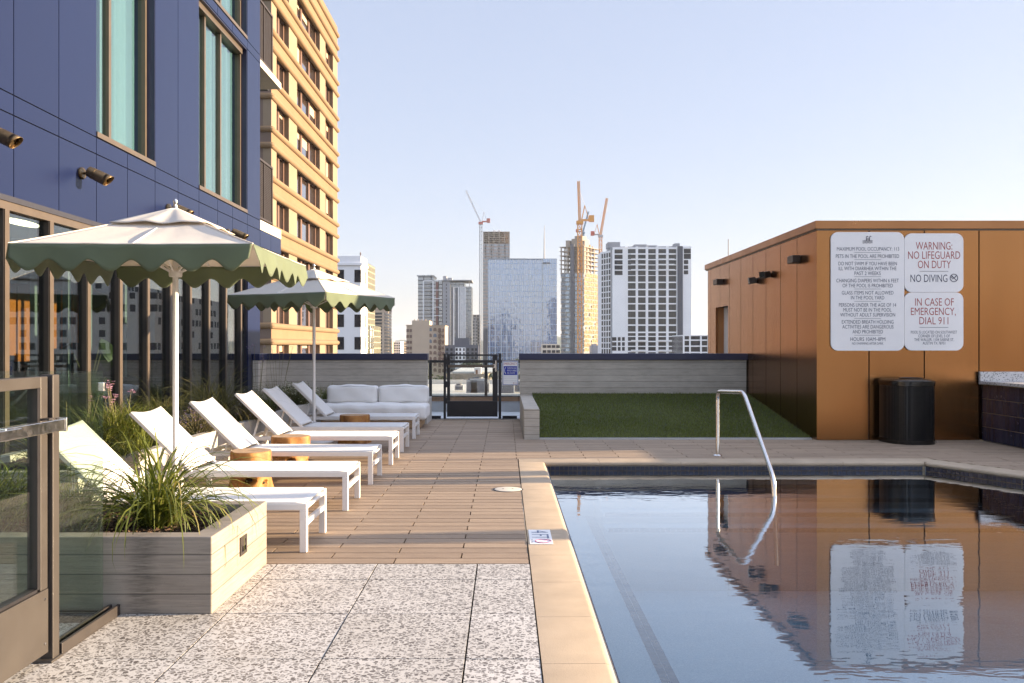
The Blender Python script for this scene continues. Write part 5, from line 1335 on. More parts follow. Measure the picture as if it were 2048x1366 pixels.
g = MB(); g.box(wx(886, Y), wx(901, Y), Y - 3, Y + 26, GZ, wz(563, Y)); g.build('wall', M['grey_conc'], r)
g = MB(); g.box(wx(901, Y), wx(943, Y), Y, Y + 28, GZ, wz(573, Y)); g.box(wx(901, Y), wx(929, Y), Y + .5, Y + 28, wz(573, Y), wz(565, Y)); g.build('glass_wall', facade('grey_glass', 3.2, 3.05, (.07, .09, .115), (.12, .125, .135), .10, .14, .2, .1, rnd=.5), r)
g = MB(); g.box(wx(884, Y), wx(944, Y), Y - 4, Y + 29, wz(562, Y), wz(560.4, Y)); g.box(wx(886, Y), wx(893, Y), Y, Y + 9, wz(560, Y), wz(552, Y)); g.box(wx(895, Y), wx(904, Y), Y, Y + 9, wz(560, Y), wz(555.5, Y)); g.box(wx(938.5, Y), wx(939.6, Y), Y, Y + 1, wz(574, Y), wz(562, Y)); g.build('roof_canopy', M['grey_conc'], r)
g = MB()
for p in (907.5, 917.5, 922, 926, 930): g.box(wx(p, Y) - .5, wx(p, Y) + .5, Y - .5, Y, GZ, wz(574.5, Y))
g.box(wx(906, Y), wx(931, Y), Y - .5, Y, wz(575, Y), wz(573.6, Y)); g.build('fin', M['white_conc'], r)
g = MB(); g.box(wx(903, Y), wx(906, Y), Y - .3, Y + .1, GZ, wz(575, Y)); g.box(wx(911, Y), wx(915.5, Y), Y - .3, Y + .1, GZ, wz(575, Y)); g.build('dark_bay', M['slate'], r)
R_ = [(wx(893.3, Y), Y - 3, wz(570 + 7.4*k, Y), .8, 1.7, 'y') for k in range(18)]; facade_windows(r, R_, M['darkglass'], .2)
# low dark block with white centre
Y = 350
r = bld('dark_block', 'low dark grey block with a white windowed centre just above the far gate', wx(890, Y), wx(957, Y), Y)
g = MB(); g.box(wx(890, Y), wx(957, Y), Y, Y + 20, GZ, wz(690, Y)); g.box(wx(908, Y), wx(938, Y), Y + 4, Y + 16, wz(690, Y), wz(676, Y)); g.build('wall', M['slate'], r)
g = MB(); g.box(wx(910.5, Y), wx(931, Y), Y - .5, Y, GZ, wz(695, Y)); g.build('white_front', M['white_conc'], r)
R_ = [(wx(p, Y), Y - .5, wz(699 + 8.2*k, Y), w_, 1.1, 'y') for k in range(7) for p, w_ in ((913.5, .9), (920.5, .7), (928, .6))] + [(wx(p, Y), Y, wz(699 + 8.2*k, Y), .9, 1.0, 'y') for k in range(7) for p in (894.5, 903, 936, 945, 952)]
facade_windows(r, R_, M['darkglass'], .25)
# slim grey/tan tower behind
Y = 800
r = bld('slim_tower', 'slim grey and tan tower squeezed behind the white crane mast', wx(943, Y), wx(962, Y), Y)
g = MB(); g.box(wx(943, Y), wx(955, Y), Y, Y + 18, GZ, wz(641, Y)); g.box(wx(946, Y), wx(953, Y), Y + 2, Y + 14, wz(641, Y), wz(634, Y)); g.build('wall', facade('slim_wall', 2.8, 3.0, (.12, .12, .12), (.32, .30, .28), .4, .35, .1), r)
g = MB(); g.box(wx(944, Y), wx(959, Y), Y + 20, Y + 34, GZ, wz(628, Y)); g.build('rear_wall', facade('slim_rear', 3.0, 3.2, (.07, .06, .06), (.35, .29, .23), .3, .35, .1), r)

# --- grey tower under construction behind the glass slab
Y = 800
r = bld('unfinished_tower', 'grey tower with open unfinished top floors behind the blue glass slab', wx(966, Y), wx(1020, Y), Y)
g = MB(); g.box(wx(966, Y), wx(1019.5, Y), Y, Y + 26, GZ, wz(487, Y)); g.build('wall', facade('unfinished_glass', 3.5, 3.0, (.15, .165, .19), (.20, .14, .115), .12, .30, .18, .12, rnd=.6), r)
g = MB()
for k in range(7): z = wz(487 - 3.9*k, Y); g.box(wx(966, Y), wx(1019.5, Y), Y, Y + 26, z - .25, z + .25)
for p in (967, 977.5, 988, 998.5, 1009, 1018.4):
    for y in (Y + .2, Y + 13, Y + 25): g.box(wx(p, Y) - .4, wx(p, Y) + .4, y, y + .8, wz(487, Y), wz(464, Y))
g.build('open_frame', M['rawconc'], r)
g = MB(); g.box(wx(975, Y), wx(1012, Y), Y + 6, Y + 20, wz(487, Y), wz(470, Y)); g.build('stair_core', plain('orange_ply', (.36, .19, .09), .8, var=.3, vs=.2), r)
g = MB(); g.box(wx(985, Y), wx(991, Y), Y + 8, Y + 14, wz(464, Y), wz(458, Y)); g.box(wx(995, Y), wx(1000.5, Y), Y + 8, Y + 14, wz(464, Y), wz(458, Y)); g.build('roof_box', M['white_conc'], r)
R_ = [(wx(p, Y), Y, wz(491 + 6*k, Y), 1.3, 1.6, 'y') for k in range(5) for p in (971, 983, 998, 1010)]; facade_windows(r, R_, M['darkglass'], .2)
g = MB(); g.box(wx(966, 640), wx(975, 640), 640, 652, GZ, wz(657, 640)); centred(g, 'dark_annex', M['slate'], 'narrow dark annex at the left foot of the blue glass slab', 'building')

# --- blue glass slab
Y = 600
r = bld('glass_slab', 'wide pale blue mirror glass tower in the middle of the skyline', wx(976, Y), wx(1114, Y), Y)
g = MB(); g.box(wx(976, Y), wx(1085, Y), Y, Y + 30, GZ, wz(518.5, Y)); g.box(wx(1086, Y), wx(1113.6, Y), Y - .5, Y + 30, GZ, wz(518, Y)); g.box(wx(1084, Y), wx(1087, Y), Y + 1.5, Y + 30, GZ, wz(519, Y))
g.build('glass_wall', facade('mirror_glass', 1.55, 3.9, (.05, .12, .27), (.26, .37, .52), .10, .07, .30, .02, bumps=.22, rnd=.35), r)
g = MB(); g.box(wx(1007, Y), wx(1053, Y), Y + 3, Y + 20, wz(522, Y), wz(516, Y)); g.build('plant_room', M['grey_conc'], r)
g = MB()
for p in [979 + 11.6*k for k in range(10)]: g.box(wx(p, Y) - .22, wx(p, Y) + .22, Y - .45, Y, GZ, wz(519, Y))
g.build('fin', plain('pale_fin', (.50, .56, .62), .4), r)
g = MB(); g.box(wx(976, Y), wx(1114, Y), Y - .2, Y + 30, wz(519.4, Y), wz(518.4, Y) + .4); g.build('roof_edge', M['glass2'], r)
g = MB(); g.box(wx(1085.5, Y), wx(1100, Y), Y - 1.4, Y - .5, wz(527.5, Y), wz(525, Y)); g.build('window_cradle', M['slate'], r)
r = bld('low_stone_block', 'low pale stone block with window bands at the right foot of the blue glass slab', wx(1085, 500), wx(1116, 500), 500)
g = MB(); g.box(wx(1085, 500), wx(1117, 500), 500, 520, GZ, wz(688, 500)); g.build('wall', M['cream'], r)
R_ = [(wx(1089 + 9*k, 500), 500, wz(693 + 10*j, 500), 2.2, 1.6, 'y') for k in range(4) for j in range(4)]; facade_windows(r, R_, M['darkglass'], .2)
g = MB(); g.tube([(wx(1088.5, 900), 900, wz(520, 900)), (wx(1088.5, 900), 900, wz(485, 900)), (wx(1088.7, 900), 900, wz(451, 900))], [.75, .6, .25], 8); g.box(wx(1083, 900), wx(1094, 900), 899, 905, GZ, wz(520, 900))
centred(g, 'mast_spire', M['grey_conc'], 'thin pale spire rising behind the blue glass slab', 'spire')

# --- tower under construction with orange cranes (two faces, corner towards us)
CY = 640; cxp = wx(1168, CY)
r = bld('concrete_tower', 'concrete tower under construction with golden sunlit side and stepped open top', wx(1120, CY), wx(1207, CY), CY)
K = Vector((cxp, CY, 0)); dl = Vector((-.955, .30, 0)).normalized(); dr = Vector((.52, .854, 0)).normalized()
LW, RW = 18.0, 29.0
def quadbox(g, a0, a1, b0, b1, z0, z1):
    """box in the tower's own skewed axes: along the left face a, along the right face b"""
    P = lambda a, b, z: K + dl*a + dr*b + Vector((0, 0, z))
    g.add([P(a0,b0,z0), P(a1,b0,z0), P(a1,b1,z0), P(a0,b1,z0), P(a0,b0,z1), P(a1,b0,z1), P(a1,b1,z1), P(a0,b1,z1)], [(0,1,2,3), (7,6,5,4), (4,5,1,0), (5,6,2,1), (6,7,3,2), (7,4,0,3)])
fh = 3.3; ztop = wz(492, CY); zclad = wz(545, CY)
g = MB(); quadbox(g, .4, LW - .4, .4, RW - .4, GZ, zclad); g.build('inner_glass', facade('tower_glass', 3.1, 3.3, (.13, .15, .18), (.34, .33, .32), .18, .1, .28, .1, rnd=.6), r)
g = MB(); z = GZ
while z < ztop + .5:
    quadbox(g, -.15, LW + (.9 if z > zclad else .1), -.15, RW, z - .28, z + .22); z += fh
for a in (0, 4.3, 8.6, 12.9, LW - .7):
    for b in (0, 6, 12, 18, RW - .7): quadbox(g, a, a + .7, b, b + .7, zclad - 2, ztop)
g.build('floor_slab', M['rawconc'], r)
g = MB(); quadbox(g, 2.2, 10.5, 2, 14, zclad, wz(476, CY)); quadbox(g, 3.2, 9.0, 4, 12, wz(476, CY), wz(470, CY)); quadbox(g, .8, 3.2, 3, 9, zclad, wz(480, CY)); quadbox(g, 12, 15, 2, 6, ztop, wz(479, CY)); g.build('lift_core', M['rawconc'], r)
g = MB(); z = GZ; rd = random.Random(3); k = 0
wpan = MB()
while z < zclad - fh:
    for q in range(9):
        if rd.random() < .95 and k > 3: quadbox(wpan, -.22, -.05, RW*q/9 + .25, RW*(q+1)/9 - .25, z + .6, z + fh - (.3 if (q + k) % 2 else .9))
    z += fh; k += 1
wpan.build('cladding', plain('pale_gold_cladding', (.25, .155, .045), .35, .1, var=.12, vs=.2, isl=.35), r)
wp2 = MB(); z = GZ; k = 0
while z < zclad - fh:
    for q in range(5):
        if (q + k) % 3 or k % 2: quadbox(wp2, LW*q/5 + .3, LW*(q+1)/5 - .3, -.32, -.16, z + .5, z + fh - .5)
    z += fh; k += 1
wp2.build('window', facade('tower_shade_glass', 2, 3.3, (.18, .21, .26), (.4, .4, .4), .06, .1, .3, .1, rnd=.5), r)
g = MB(); quadbox(g, 7.2, 10.0, -1.1, -.2, GZ, ztop + 2); g.build('hoist', M['slate'], r)
g = MB(); rd = random.Random(9)
for k in range(60): a = rd.uniform(1, 13); b = rd.uniform(1, 18); quadbox(g, a, a + rd.uniform(.4, 2), b, b + rd.uniform(.3, 1.5), wz(492, CY) - rd.choice([0, 0, 3.3, 6.6]), wz(492, CY) - rd.choice([0, 3.3]) + rd.uniform(.5, 2.6))
g.build('site_material', plain('site_clutter', (.33, .22, .12), .8, var=.5, vs=.15), r)

# --- cranes
def lattice(g, a, b, w, n, r=.16):
    a = Vector(a); b = Vector(b); d = (b - a).normalized(); s_ = d.cross(Vector((0, 1, 0))); s_ = s_.normalized() if s_.length > .01 else Vector((1, 0, 0)); q = d.cross(s_).normalized()
    C = [s_*w/2 + q*w/2, -s_*w/2 + q*w/2, -s_*w/2 - q*w/2, s_*w/2 - q*w/2]
    for c in C: g.bar(a + c, b + c, r, r)
    for k in range(n):
        p = a.lerp(b, k/n); p2 = a.lerp(b, (k+1)/n)
        for i in range(4): g.bar(p + C[i], p2 + C[(i+1) % 4], r*.7, r*.7); g.bar(p + C[i], p + C[(i+1) % 4], r*.7, r*.7)
M['crane_or'] = plain('orange_crane_paint', (.60, .25, .03), .5, var=.1, vs=.2)
M['crane_wh'] = plain('white_crane_paint', (.60, .58, .58), .5, var=.1, vs=.2)
M['crane_red'] = plain('red_crane_paint', (.42, .09, .06), .5, var=.1, vs=.2)
M['crane_blue'] = plain('blue_crane_paint', (.10, .20, .30), .5, var=.1, vs=.2)
M['crane_grey'] = plain('grey_crane_cab', (.36, .37, .38), .5, var=.1, vs=.2)
def crane(label, p, Y, base, cab, jib_tip, w, mast, jibmat, cabmat, tail, jw=None, apex=None):
    x = wx(p, Y); z = lambda v: wz(v, Y)
    r = empty('tower_crane', (x, Y, z(base)), label, 'crane', 'tower cranes over the skyline')
    g = MB(); lattice(g, (x, Y, z(base)), (x, Y, z(cab)), w, max(6, int(abs(z(cab) - z(base))/(w*1.5))), w*.17); g.build('mast', mast, r)
    g = MB(); g.box(x - w*.8, x + w*.8, Y - w*.8, Y + w*.8, z(cab) - w*.3, z(cab) + w*.5); g.box(x + w*.4*tail, x + w*3.2*tail, Y - w*.4, Y + w*.4, z(cab) + w*.5, z(cab) + w*.9); g.build('slewing_deck', cabmat, r)
    g = MB(); g.box(x + w*2.2*tail, x + w*3.4*tail, Y - w*.6, Y + w*.6, z(cab) + w*.3, z(cab) + w*1.8); g.build('counterweight', M['crane_red'] if cabmat is not M['crane_or'] else M['crane_or'], r)
    tip = (wx(jib_tip[0], Y), Y, z(jib_tip[1])); foot = (x, Y, z(cab) + w*.5)
    g = MB(); lattice(g, foot, tip, jw or w*.75, 26, (jw or w*.75)*.2); g.build('jib', jibmat, r)
    ap = (x + w*1.2*tail, Y, z(cab) + w*(apex or 4.2)); g = MB(); g.bar((x + w*.3*tail, Y, z(cab)), ap, w*.22); g.bar((x + w*2.2*tail, Y, z(cab) + w*.6), ap, w*.14); g.build('a_frame', jibmat, r)
    g = MB(); t1 = Vector(foot).lerp(Vector(tip), .82); g.tube([ap, t1], w*.03, 4); g.tube([tip, (tip[0], Y, tip[2] - (tip[2] - z(cab))*.35)], w*.025, 4); g.build('cable', M['crane_grey'], r)
crane('white lattice crane with red top and long raised jib, left of the blue glass slab', 961.5, 780, 706, 447, (932, 381), 2.5, M['crane_grey'], M['crane_wh'], M['crane_red'], 1, 1.1)
crane('tall orange crane in front of the concrete tower, its jib almost upright', 1159.5, 615, 706, 446, (1157, 362), 3.0, M['crane_or'], M['crane_or'], M['crane_or'], 1, 1.6)
crane('orange crane on the right side of the concrete tower with jib tilted right', 1201, 625, 700, 473, (1214, 396), 2.1, M['crane_or'], M['crane_or'], M['crane_grey'], -1, 1.4)
crane('short blue crane on top of the concrete tower', 1166, 655, 480, 466, (1177, 423), 1.6, M['crane_blue'], M['crane_blue'], M['crane_blue'], -1, 1.0, 2.5)

# --- white gridded hotel tower
Y = 365
r = bld('white_grid_tower', 'broad white tower with a grid of dark square windows, right part of the skyline', wx(1208, Y), wx(1383, Y), Y)
zt = wz(493, Y)
core = MB(); core.box(wx(1222, Y), wx(1372, Y), Y + .5, Y + 22, GZ, zt); core.build('core', M['grey_conc'], r)
def cz8(c): return wz(340 + c*380/1366*1.0, Y)
def cx8(c): return wx(1080 + c*360/1294, Y)
g = MB(); cols = [(632, 688), (705, 760), (778, 833), (851, 907), (925, 980)]
rows = [(568, 600), (607, 640), (648, 679), (685, 717), (724, 756), (761, 803), (812, 854), (864, 906), (915, 957), (966, 1008), (1017, 1060), (1068, 1110), (1120, 1162), (1172, 1193), (1200, 1228), (1237, 1264), (1272, 1299), (1310, 1345), (1355, 1390)]
xs = [cx8(612)] + [v for a, b in cols for v in (cx8(a), cx8(b))] + [cx8(988)]
for a, b in zip(xs[0::2], xs[1::2]): g.box(a, b, Y, Y + .5, GZ, zt)
for a, b in cols:
    last = 556
    for r0, r1 in rows: g.box(cx8(a), cx8(b), Y + .001, Y + .5, cz8(r0), cz8(last)); last = r1
    g.box(cx8(a), cx8(b), Y + .001, Y + .5, GZ, cz8(1390))
g.box(cx8(522), cx8(612), Y - .6, Y + 1, GZ, cz8(556)); g.box(cx8(1024), cx8(1085), Y - .3, Y + 20, GZ, cz8(550))
# splayed left flank
g.prism([(cx8(452), Y + 9), (cx8(522), Y + .1), (cx8(522), Y + 20), (cx8(452), Y + 20)], 'z', GZ, cz8(575))
g.build('wall', M['white_conc'], r)
g = MB(); g.box(cx8(988), cx8(1024), Y - .8, Y + 4, GZ, cz8(548)); g.build('dark_strip', plain('dark_blue_strip', (.06, .066, .085), .5), r)
g = MB(); g.box(cx8(497), cx8(585), Y + 4, Y + 12, zt, cz8(510)); g.box(cx8(690), cx8(778), Y + 4, Y + 12, zt, cz8(527)); g.box(cx8(784), cx8(855), Y + 4, Y + 10, zt, cz8(534)); g.box(cx8(865), cx8(985), Y + 4, Y + 10, zt, cz8(541)); g.box(cx8(978), cx8(1015), Y + 3, Y + 8, zt, cz8(521))
g.tube([(cx8(543), Y + 8, cz8(510)), (cx8(543), Y + 8, cz8(490))], .06, 5); g.build('roof_plant', M['grey_conc'], r)
R_ = []
for r0, r1 in rows:
    for a, b in cols: R_.append(((cx8(a) + cx8(b))/2, Y + .42, (cz8(r0) + cz8(r1))/2, cx8(b) - cx8(a), cz8(r0) - cz8(r1), 'y'))
facade_windows(r, R_, facade('hotel_window', 1.1, 100, (.014, .014, .018), (.05, .05, .06), .06, 0, .03, .1), .1)
R_ = []
for r0, r1 in ((572, 601), (610, 640), (650, 679), (687, 717), (725, 756)):
    R_.append(((cx8(535) + cx8(592))/2, Y - .6, (cz8(r0) + cz8(r1))/2, cx8(592) - cx8(535), cz8(r0) - cz8(r1), 'y'))
for r0, r1 in ((566, 600), (603, 640)): R_.append(((cx8(1033) + cx8(1083))/2, Y - .3, (cz8(r0) + cz8(r1))/2, cx8(1083) - cx8(1033), cz8(r0) - cz8(r1), 'y'))
for r0, r1 in ((648, 677), (686, 714), (722, 750)): R_.append(((cx8(1033) + cx8(1064))/2, Y - .3, (cz8(r0) + cz8(r1))/2, cx8(1064) - cx8(1033), cz8(r0) - cz8(r1), 'y'))
for r0, r1 in ((1202, 1228), (1238, 1264), (1272, 1299)):
    for a, b in ((516, 548), (558, 578), (588, 608)): R_.append(((cx8(a) + cx8(b))/2, Y - .6, (cz8(r0) + cz8(r1))/2, cx8(b) - cx8(a), cz8(r0) - cz8(r1), 'y'))
facade_windows(r, R_, M['darkglass'], .1)
g = MB()
for (a, b) in ((632, 688), (705, 760), (851, 907), (925, 980)):
    for r1 in (608, 646, 684, 722, 1230, 1300): g.box(cx8(a + 22 if a in (632,) else a), cx8(b if a != 925 else a + 40), Y - 1.0, Y, cz8(r1) - .1, cz8(r1) + .45)
g.build('balcony', M['white_conc'], r)
v0 = Vector((cx8(452), Y + 9, 0)); v1 = Vector((cx8(522), Y + .1, 0)); dd = (v1 - v0); q = dd.to_track_quat('X', 'Z').to_matrix(); g = MB()
for r0, r1 in [(590 + 41*k, 590 + 41*k + 33) for k in range(18)]:
    for u in (.10, .30, .50, .70): c = v0 + dd*(u + .06); c.z = (cz8(r0) + cz8(r1))/2; g.obox(c, (dd.length*.12, .15, cz8(r0) - cz8(r1)), q)
g.build('flank_window', M['darkglass'], r)
g = MB()
r = bld('white_podium', 'low white framed block with dark windows between the grid tower and copper building', wx(1366, 300), wx(1440, 300), 300)
g.box(wx(1366, 300), wx(1440, 300), 300.4, 320, GZ, wz(672, 300)); g.build('core', M['darkglass'], r)
g = MB(); g.box(wx(1366, 300), wx(1440, 300), 300, 320, wz(672, 300), wz(670, 300))
for v in (680.5, 692.5, 705): g.box(wx(1366, 300), wx(1440, 300), 300, 300.39, wz(v + 1, 300), wz(v - 1.5, 300))
for p in (1366, 1378.5, 1400.5, 1415, 1430): g.box(wx(p, 300), wx(p + 3, 300), 299.9, 300.38, GZ, wz(671, 300))
g.build('frame', M['white_conc'], r)
g = MB(); g.box(wx(1183, 480), wx(1206, 480), 480, 492, GZ, wz(691, 480)); g.box(wx(1186, 480), wx(1194, 480), 482, 490, wz(691, 480), wz(688, 480)); centred(g, 'low_grey_block', M['grey_conc'], 'low grey plant block at the left foot of the white grid tower', 'building')
# towers behind the camera and to the right that the glass reflects
r = bld('patterned_hotel', 'white hotel block with scattered square windows, seen mirrored in the storefront glass', 27.8, 58, 90)
hm = NT('scattered_windows'); p = hm.pos(); x, y, z = hm.xyz(p); u = hm.math('DIVIDE', hm.math('ADD', hm.math('ADD', x, y), 300), 1.05); v = hm.math('DIVIDE', hm.math('ADD', z, 100), 1.35)
cb = hm.n('ShaderNodeCombineXYZ'); hm.put(cb.inputs[0], hm.math('FLOOR', u)); hm.put(cb.inputs[1], hm.math('FLOOR', v)); wn = hm.n('ShaderNodeTexWhiteNoise', noise_dimensions='2D'); hm.put(wn.inputs['Vector'], cb.outputs[0])
win_ = hm.math('MULTIPLY', hm.math('MULTIPLY', hm.math('GREATER_THAN', wn.outputs[0], .42), hm.math('GREATER_THAN', hm.math('FRACT', u), .3)), hm.math('MULTIPLY', hm.math('GREATER_THAN', hm.math('FRACT', v), .3), hm.math('LESS_THAN', hm.math('FRACT', v), .85)))
hmat = hm.end(hm.pbsdf(hm.mix(win_, (.50, .49, .47), (.05, .05, .06)), .7))
g = MB(); g.box(27.8, 58, 90, 114, GZ, 6.9); g.box(34, 44, 94, 108, 6.9, 8.2); g.build('wall', hmat, r)
r = bld('rear_tower', 'dark residential tower standing behind the viewer, seen mirrored in the blue glass slab', -6, 16, -110)
g = MB(); g.box(-14, 10, -140, -110, GZ, 46); g.box(-8, 4, -136, -114, 46, 51); g.build('wall', facade('rear_tower_wall', 3.2, 3.3, (.05, .06, .08), (.16, .16, .17), .35, .3, .15), r)

# --- low roofs, parking deck and trees seen through the far gate
Y = 120
r = bld('parking_deck', 'tan concrete parking deck with dark open levels seen through the far gate', wx(890, Y), wx(980, Y), Y)
g = MB(); zt = wz(745, Y)
for (v0_, v1_) in ((748, 758), (768, 775.5), (786, 796), (806, 900)): g.box(wx(890, Y), wx(976, Y), Y, Y + .6, wz(v1_, Y), wz(v0_, Y)); g.box(wx(890, Y), wx(976, Y), Y + .6, Y + 30, wz(v1_, Y), wz(v1_, Y) + .3)
for p in (891, 924.5, 959, 974): g.box(wx(p, Y), wx(p + 2.6, Y), Y - .3, Y + .9, GZ, wz(750, Y))
g.box(wx(890, Y), wx(976, Y), Y + .65, Y + 30, wz(758, Y), wz(750, Y)); g.build('wall', M['tan_dark'], r)
g = MB(); g.box(wx(891, Y), wx(975, Y), Y + 12, Y + 12.5, GZ, wz(758, Y)); g.build('rear_wall', M['interior'], r)
g = MB(); g.box(wx(900, Y), wx(985, Y), Y + 6, Y + 28, wz(750, Y) + .05, wz(746, Y)); g.build('roof', M['roofwhite'], r)
g = MB(); g.box(wx(948.5, 124), wx(962, 124), 124, 127, wz(750, Y), wz(735.5, 124)); hs = g.build('roof_hut', M['white_conc'], r)
g = MB(); g.box(wx(951.5, 124), wx(955.5, 124), 123.9, 124.0, wz(748, 124), wz(739.5, 124)); g.build('door', M['wood'], hs)
Y = 60
r = bld('low_white_roof', 'low building with a white flat roof just beyond the terrace parapet', wx(845, Y), wx(1060, Y), Y)
g = MB(); g.box(-12, 3.4, 58, 84, GZ, -2.55); g.build('wall', M['tan_dark'], r)
g = MB(); g.box(-12, 3.4, 58, 58.5, -2.55, -1.95); g.box(-12, 3.4, 83.5, 84, -2.55, -2.05); g.box(-12, 3.4, 58.5, 83.5, -2.55, -2.45); g.build('roof', M['roofwhite'], r)
for i, (p, yy, w_, h_) in enumerate(((944, 66, .9, 1.1), (955, 66, 1.2, 1.2), (963, 66.5, .9, 1.0), (968.5, 66.5, .8, .9), (1012, 64, 1.3, 1.2), (1024, 67, 1.4, 1.0), (918, 70, .7, .5))):
    c = empty('rooftop_unit', (wx(p, yy), yy, -2.45), 'metal air handling unit standing on the low white roof', 'air unit', 'air units on the low white roof')
    g = MB(); x = wx(p, yy); g.box(x - w_/2, x + w_/2, yy, yy + w_, -2.35, -2.45 + h_); g.build('casing', M['grey_conc'], c, bevel=.03)
    g = MB(); g.lathe([(w_*.36, 0), (w_*.36, .12), (w_*.30, .12), (w_*.28, .05), (0, .05)], 14, (x, yy + w_/2, -2.45 + h_)); g.build('fan', M['slate'], c)
    g = MB(); g.box(x - w_*.42, x + w_*.42, yy - .02, yy + .01, -2.25, -2.5 + h_ * .9); g.build('grille', M['slate'], c)
# trees
def make_tree(seed, h, rad):
    rd = random.Random(seed); r = empty('tree', (0, 0, 0), None, 'tree', 'street trees beyond the terrace'); t_ = MB(); c = MB()
    t_.tube([(0, 0, 0), (rd.uniform(-.1, .1), 0, h*.22), (rd.uniform(-.3, .3), rd.uniform(-.2, .2), h*.5), (0, 0, h*.75)], [.34, .26, .17, .06], 8)
    cl = []
    for k in range(30):
        a = rd.uniform(0, 6.28); q = rd.random() ** .55; zz = h*(.38 + .56*rd.random()); s_ = math.sin(math.pi*min(1, max(.12, (zz/h - .22)/.86))) ** .7
        cl.append((Vector((rad*q*s_*math.cos(a), rad*q*s_*math.sin(a), zz)), rd.uniform(.55, 1.2)*rad*.30))
        if k % 3 == 0: t_.tube([(0, 0, h*.35), Vector((0, 0, h*.42)).lerp(cl[-1][0], .6), cl[-1][0]], [.10, .06, .02], 5)
    for p, s_ in cl:
        for i in range(95):
            d = Vector((rd.gauss(0, 1), rd.gauss(0, 1), rd.gauss(0, .8))).normalized() * s_ * rd.random() ** .4
            m = Matrix.Rotation(rd.uniform(0, 6.28), 3, 'Z') @ Matrix.Rotation(rd.uniform(-1.2, 1.2), 3, 'X'); L = rd.uniform(.16, .34); o = p + d
            c.add([o - m @ Vector((L, 0, 0)), o - m @ Vector((0, L*.6, 0)), o + m @ Vector((L, 0, 0)), o + m @ Vector((0, L*.6, 0))], [(0, 1, 2, 3)])
    t_.build('trunk', M['trunk'], r, local=True, smooth=True); c.build('crown', M['treeleaf'], r, local=True); return r
T = [make_tree(1, 12.5, 4.4), make_tree(5, 13.5, 5.0)]
spots = [(868, 105, 0, 1.0, 'tree left of the parking deck, behind the dark glass post'), (848, 118, 1, 1.05, 'tree farther left, partly behind the sofa wall corner'), (885, 150, 0, 1.0, 'tree directly left of the gate hinge side, higher up'),
         (988, 96, 1, .98, 'tree at the right end of the parking deck behind the gate stile'), (1012, 102, 0, 1.1, 'tree behind the emergency sign'), (1034, 110, 1, 1.02, 'tree at the edge of the right wall beside the emergency sign'),
         (912, 185, 0, 1.0, 'small tree above the parking roof on its left'), (938, 205, 1, .95, 'tree above the middle of the parking roof'), (972, 190, 0, 1.0, 'tree above the right part of the parking roof'),
         (870, 86, 1, .78, 'low tree near the white roof, left side'), (1040, 300, 1, 1.05, 'green tree top just showing over the right wall cap'), (946, 300, 0, 1.05, 'tree top in front of the low dark block')]
for i, (p, yy, k, s_, lab) in enumerate(spots):
    used = [q[2] for q in spots[:i]]
    o = T[k] if k not in used else copy_tree(T[k])
    o.location = (wx(p, yy), yy, GZ); o.rotation_euler.z = i*1.3; o.scale = (s_, s_, s_); o['label'] = 'leafy green ' + lab
# parked cars on the street level deck to the left of the gate
g = MB(); g.box(-16, -6.2, 88, 101, -5.2, -5.0); lot = g; r = bld('car_park_deck', 'grey open car park deck left of the tan parking deck', -16, -6.2, 88)
lot.build('slab', M['grey_conc'], r)
g = MB()
for x in (-15.5, -11, -6.6):
    for y in (88.5, 100): g.box(x, x + .4, y, y + .4, GZ, -5.2)
g.build('pillar', M['grey_conc'], r)
def make_car(lab, col):
    r = empty('parked_car', (0, 0, 0), lab, 'car', 'parked cars left of the far gate'); paint = plain('car_paint', col, .25, .2, coat=.6)
    side = [(-2.1, .35), (-2.15, .62), (-1.95, .80), (-1.35, .86), (-.75, 1.32), (.65, 1.36), (1.45, .95), (2.1, .85), (2.18, .5), (2.1, .3)]
    g = MB(); g.prism(side[::-1], 'y', -.86, .86); g.build('body', paint, r, local=True, bevel=.08)
    g = MB(); g.prism([(-1.2, .90), (-.70, 1.26), (.58, 1.29), (1.2, .93)][::-1], 'y', -.87, .87); g.prism([(-1.27, .87), (-.77, 1.27), (-.80, 1.28), (-1.33, .885)], 'y', -.74, .74); g.build('window', M['darkglass'], r, local=True)
    for x in (-1.35, 1.35):
        for y in (-.80, .80):
            g = MB(); g.tube([(x, y - .1, .33), (x, y + .1, .33)], .33, 18); w_ = g.build('wheel', M['black'], r, local=True); g = MB(); g.tube([(x, y - .11, .33), (x, y + .11, .33)], .2, 12); g.build('rim', M['steel'], w_, local=True)
    for y in (-.6, .6): g = MB(); g.box(-2.19, -2.10, y - .2, y + .2, .62, .74); g.build('headlight', M['crane_wh'], r, local=True)
    return r
cars = []
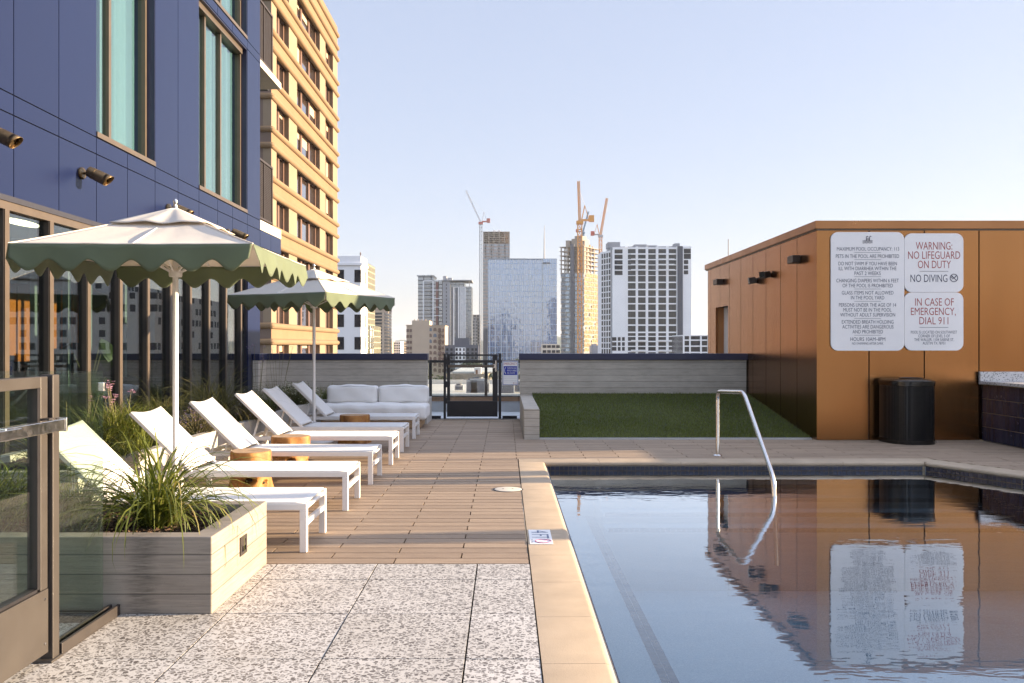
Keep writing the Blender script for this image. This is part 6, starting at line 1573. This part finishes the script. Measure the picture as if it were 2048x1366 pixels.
for i, (lab, col) in enumerate((('dark blue parked car, front row of the car park beyond the glass', (.02, .03, .06)), ('black parked car in the middle of the car park rows', (.015, .015, .018)), ('silver grey parked car, back row of the car park', (.28, .29, .30)), ('white parked car at the left of the car park rows', (.55, .55, .55)))):
    c = make_car(lab, col); c.location = ((-8.2, -8.4, -7.6, -11.2)[i], (89.6, 93.2, 97.2, 91.5)[i], -4.999); c.rotation_euler.z = R((88, 92, 90, 90)[i])
# furled umbrellas added outside the view to cast shadow bands across the deck
def furled(x, y, lab):
    r = empty('shadow_umbrella', (x, y, 0), lab, 'furled umbrella', 'unseen furled umbrellas added for their shadows')
    g = MB(); g.tube([(x, y, .05), (x, y, 2.6)], .022, 12); g.build('pole', M['white_metal'], r, smooth=True)
    g = MB(); g.lathe([(.04, 1.0), (.17, 1.02), (.15, 1.35), (.16, 1.7), (.11, 2.1), (.07, 2.4), (.02, 2.55)], 48, (x, y, 0), lambda w, z: 1 + .16*math.sin(8*w + z*2)); g.build('canopy', M['canopy'], r, smooth=True)
    g = MB(); g.lathe([(.27, .001), (.27, .03), (.04, .05), (.03, .3), (0, .3)], 28, (x, y, 0)); g.build('base', M['white_metal'], r, smooth=True)
for x, y, lab in ((9.7, 7.15, 'unseen furled umbrella added to cast shadow, nearest the viewer across the pool'), (9.7, 9.62, 'unseen furled umbrella added to cast shadow, middle of the three beyond the counter'), (9.5, 10.05, 'unseen furled umbrella added to cast shadow, farthest from the viewer beyond the counter')): furled(x, y, lab)
# ------------------------------------------------------------------ summer haze over the city
hz = bpy.data.materials.new('haze_air'); hz.use_nodes = True; ht = hz.node_tree; ht.nodes.clear()
pv = ht.nodes.new('ShaderNodeVolumePrincipled'); pv.inputs['Color'].default_value = (.86, .92, 1.0, 1); pv.inputs['Density'].default_value = .0001; pv.inputs['Anisotropy'].default_value = .15
ho = ht.nodes.new('ShaderNodeOutputMaterial'); ht.links.new(pv.outputs[0], ho.inputs['Volume'])
g = MB(); g.box(-4520, 4520, -620, 6420, GZ - 1.5, 130); h_ = g.build('haze', hz); tag(h_, 'thin pale summer haze over the whole city', 'haze', kind='stuff')
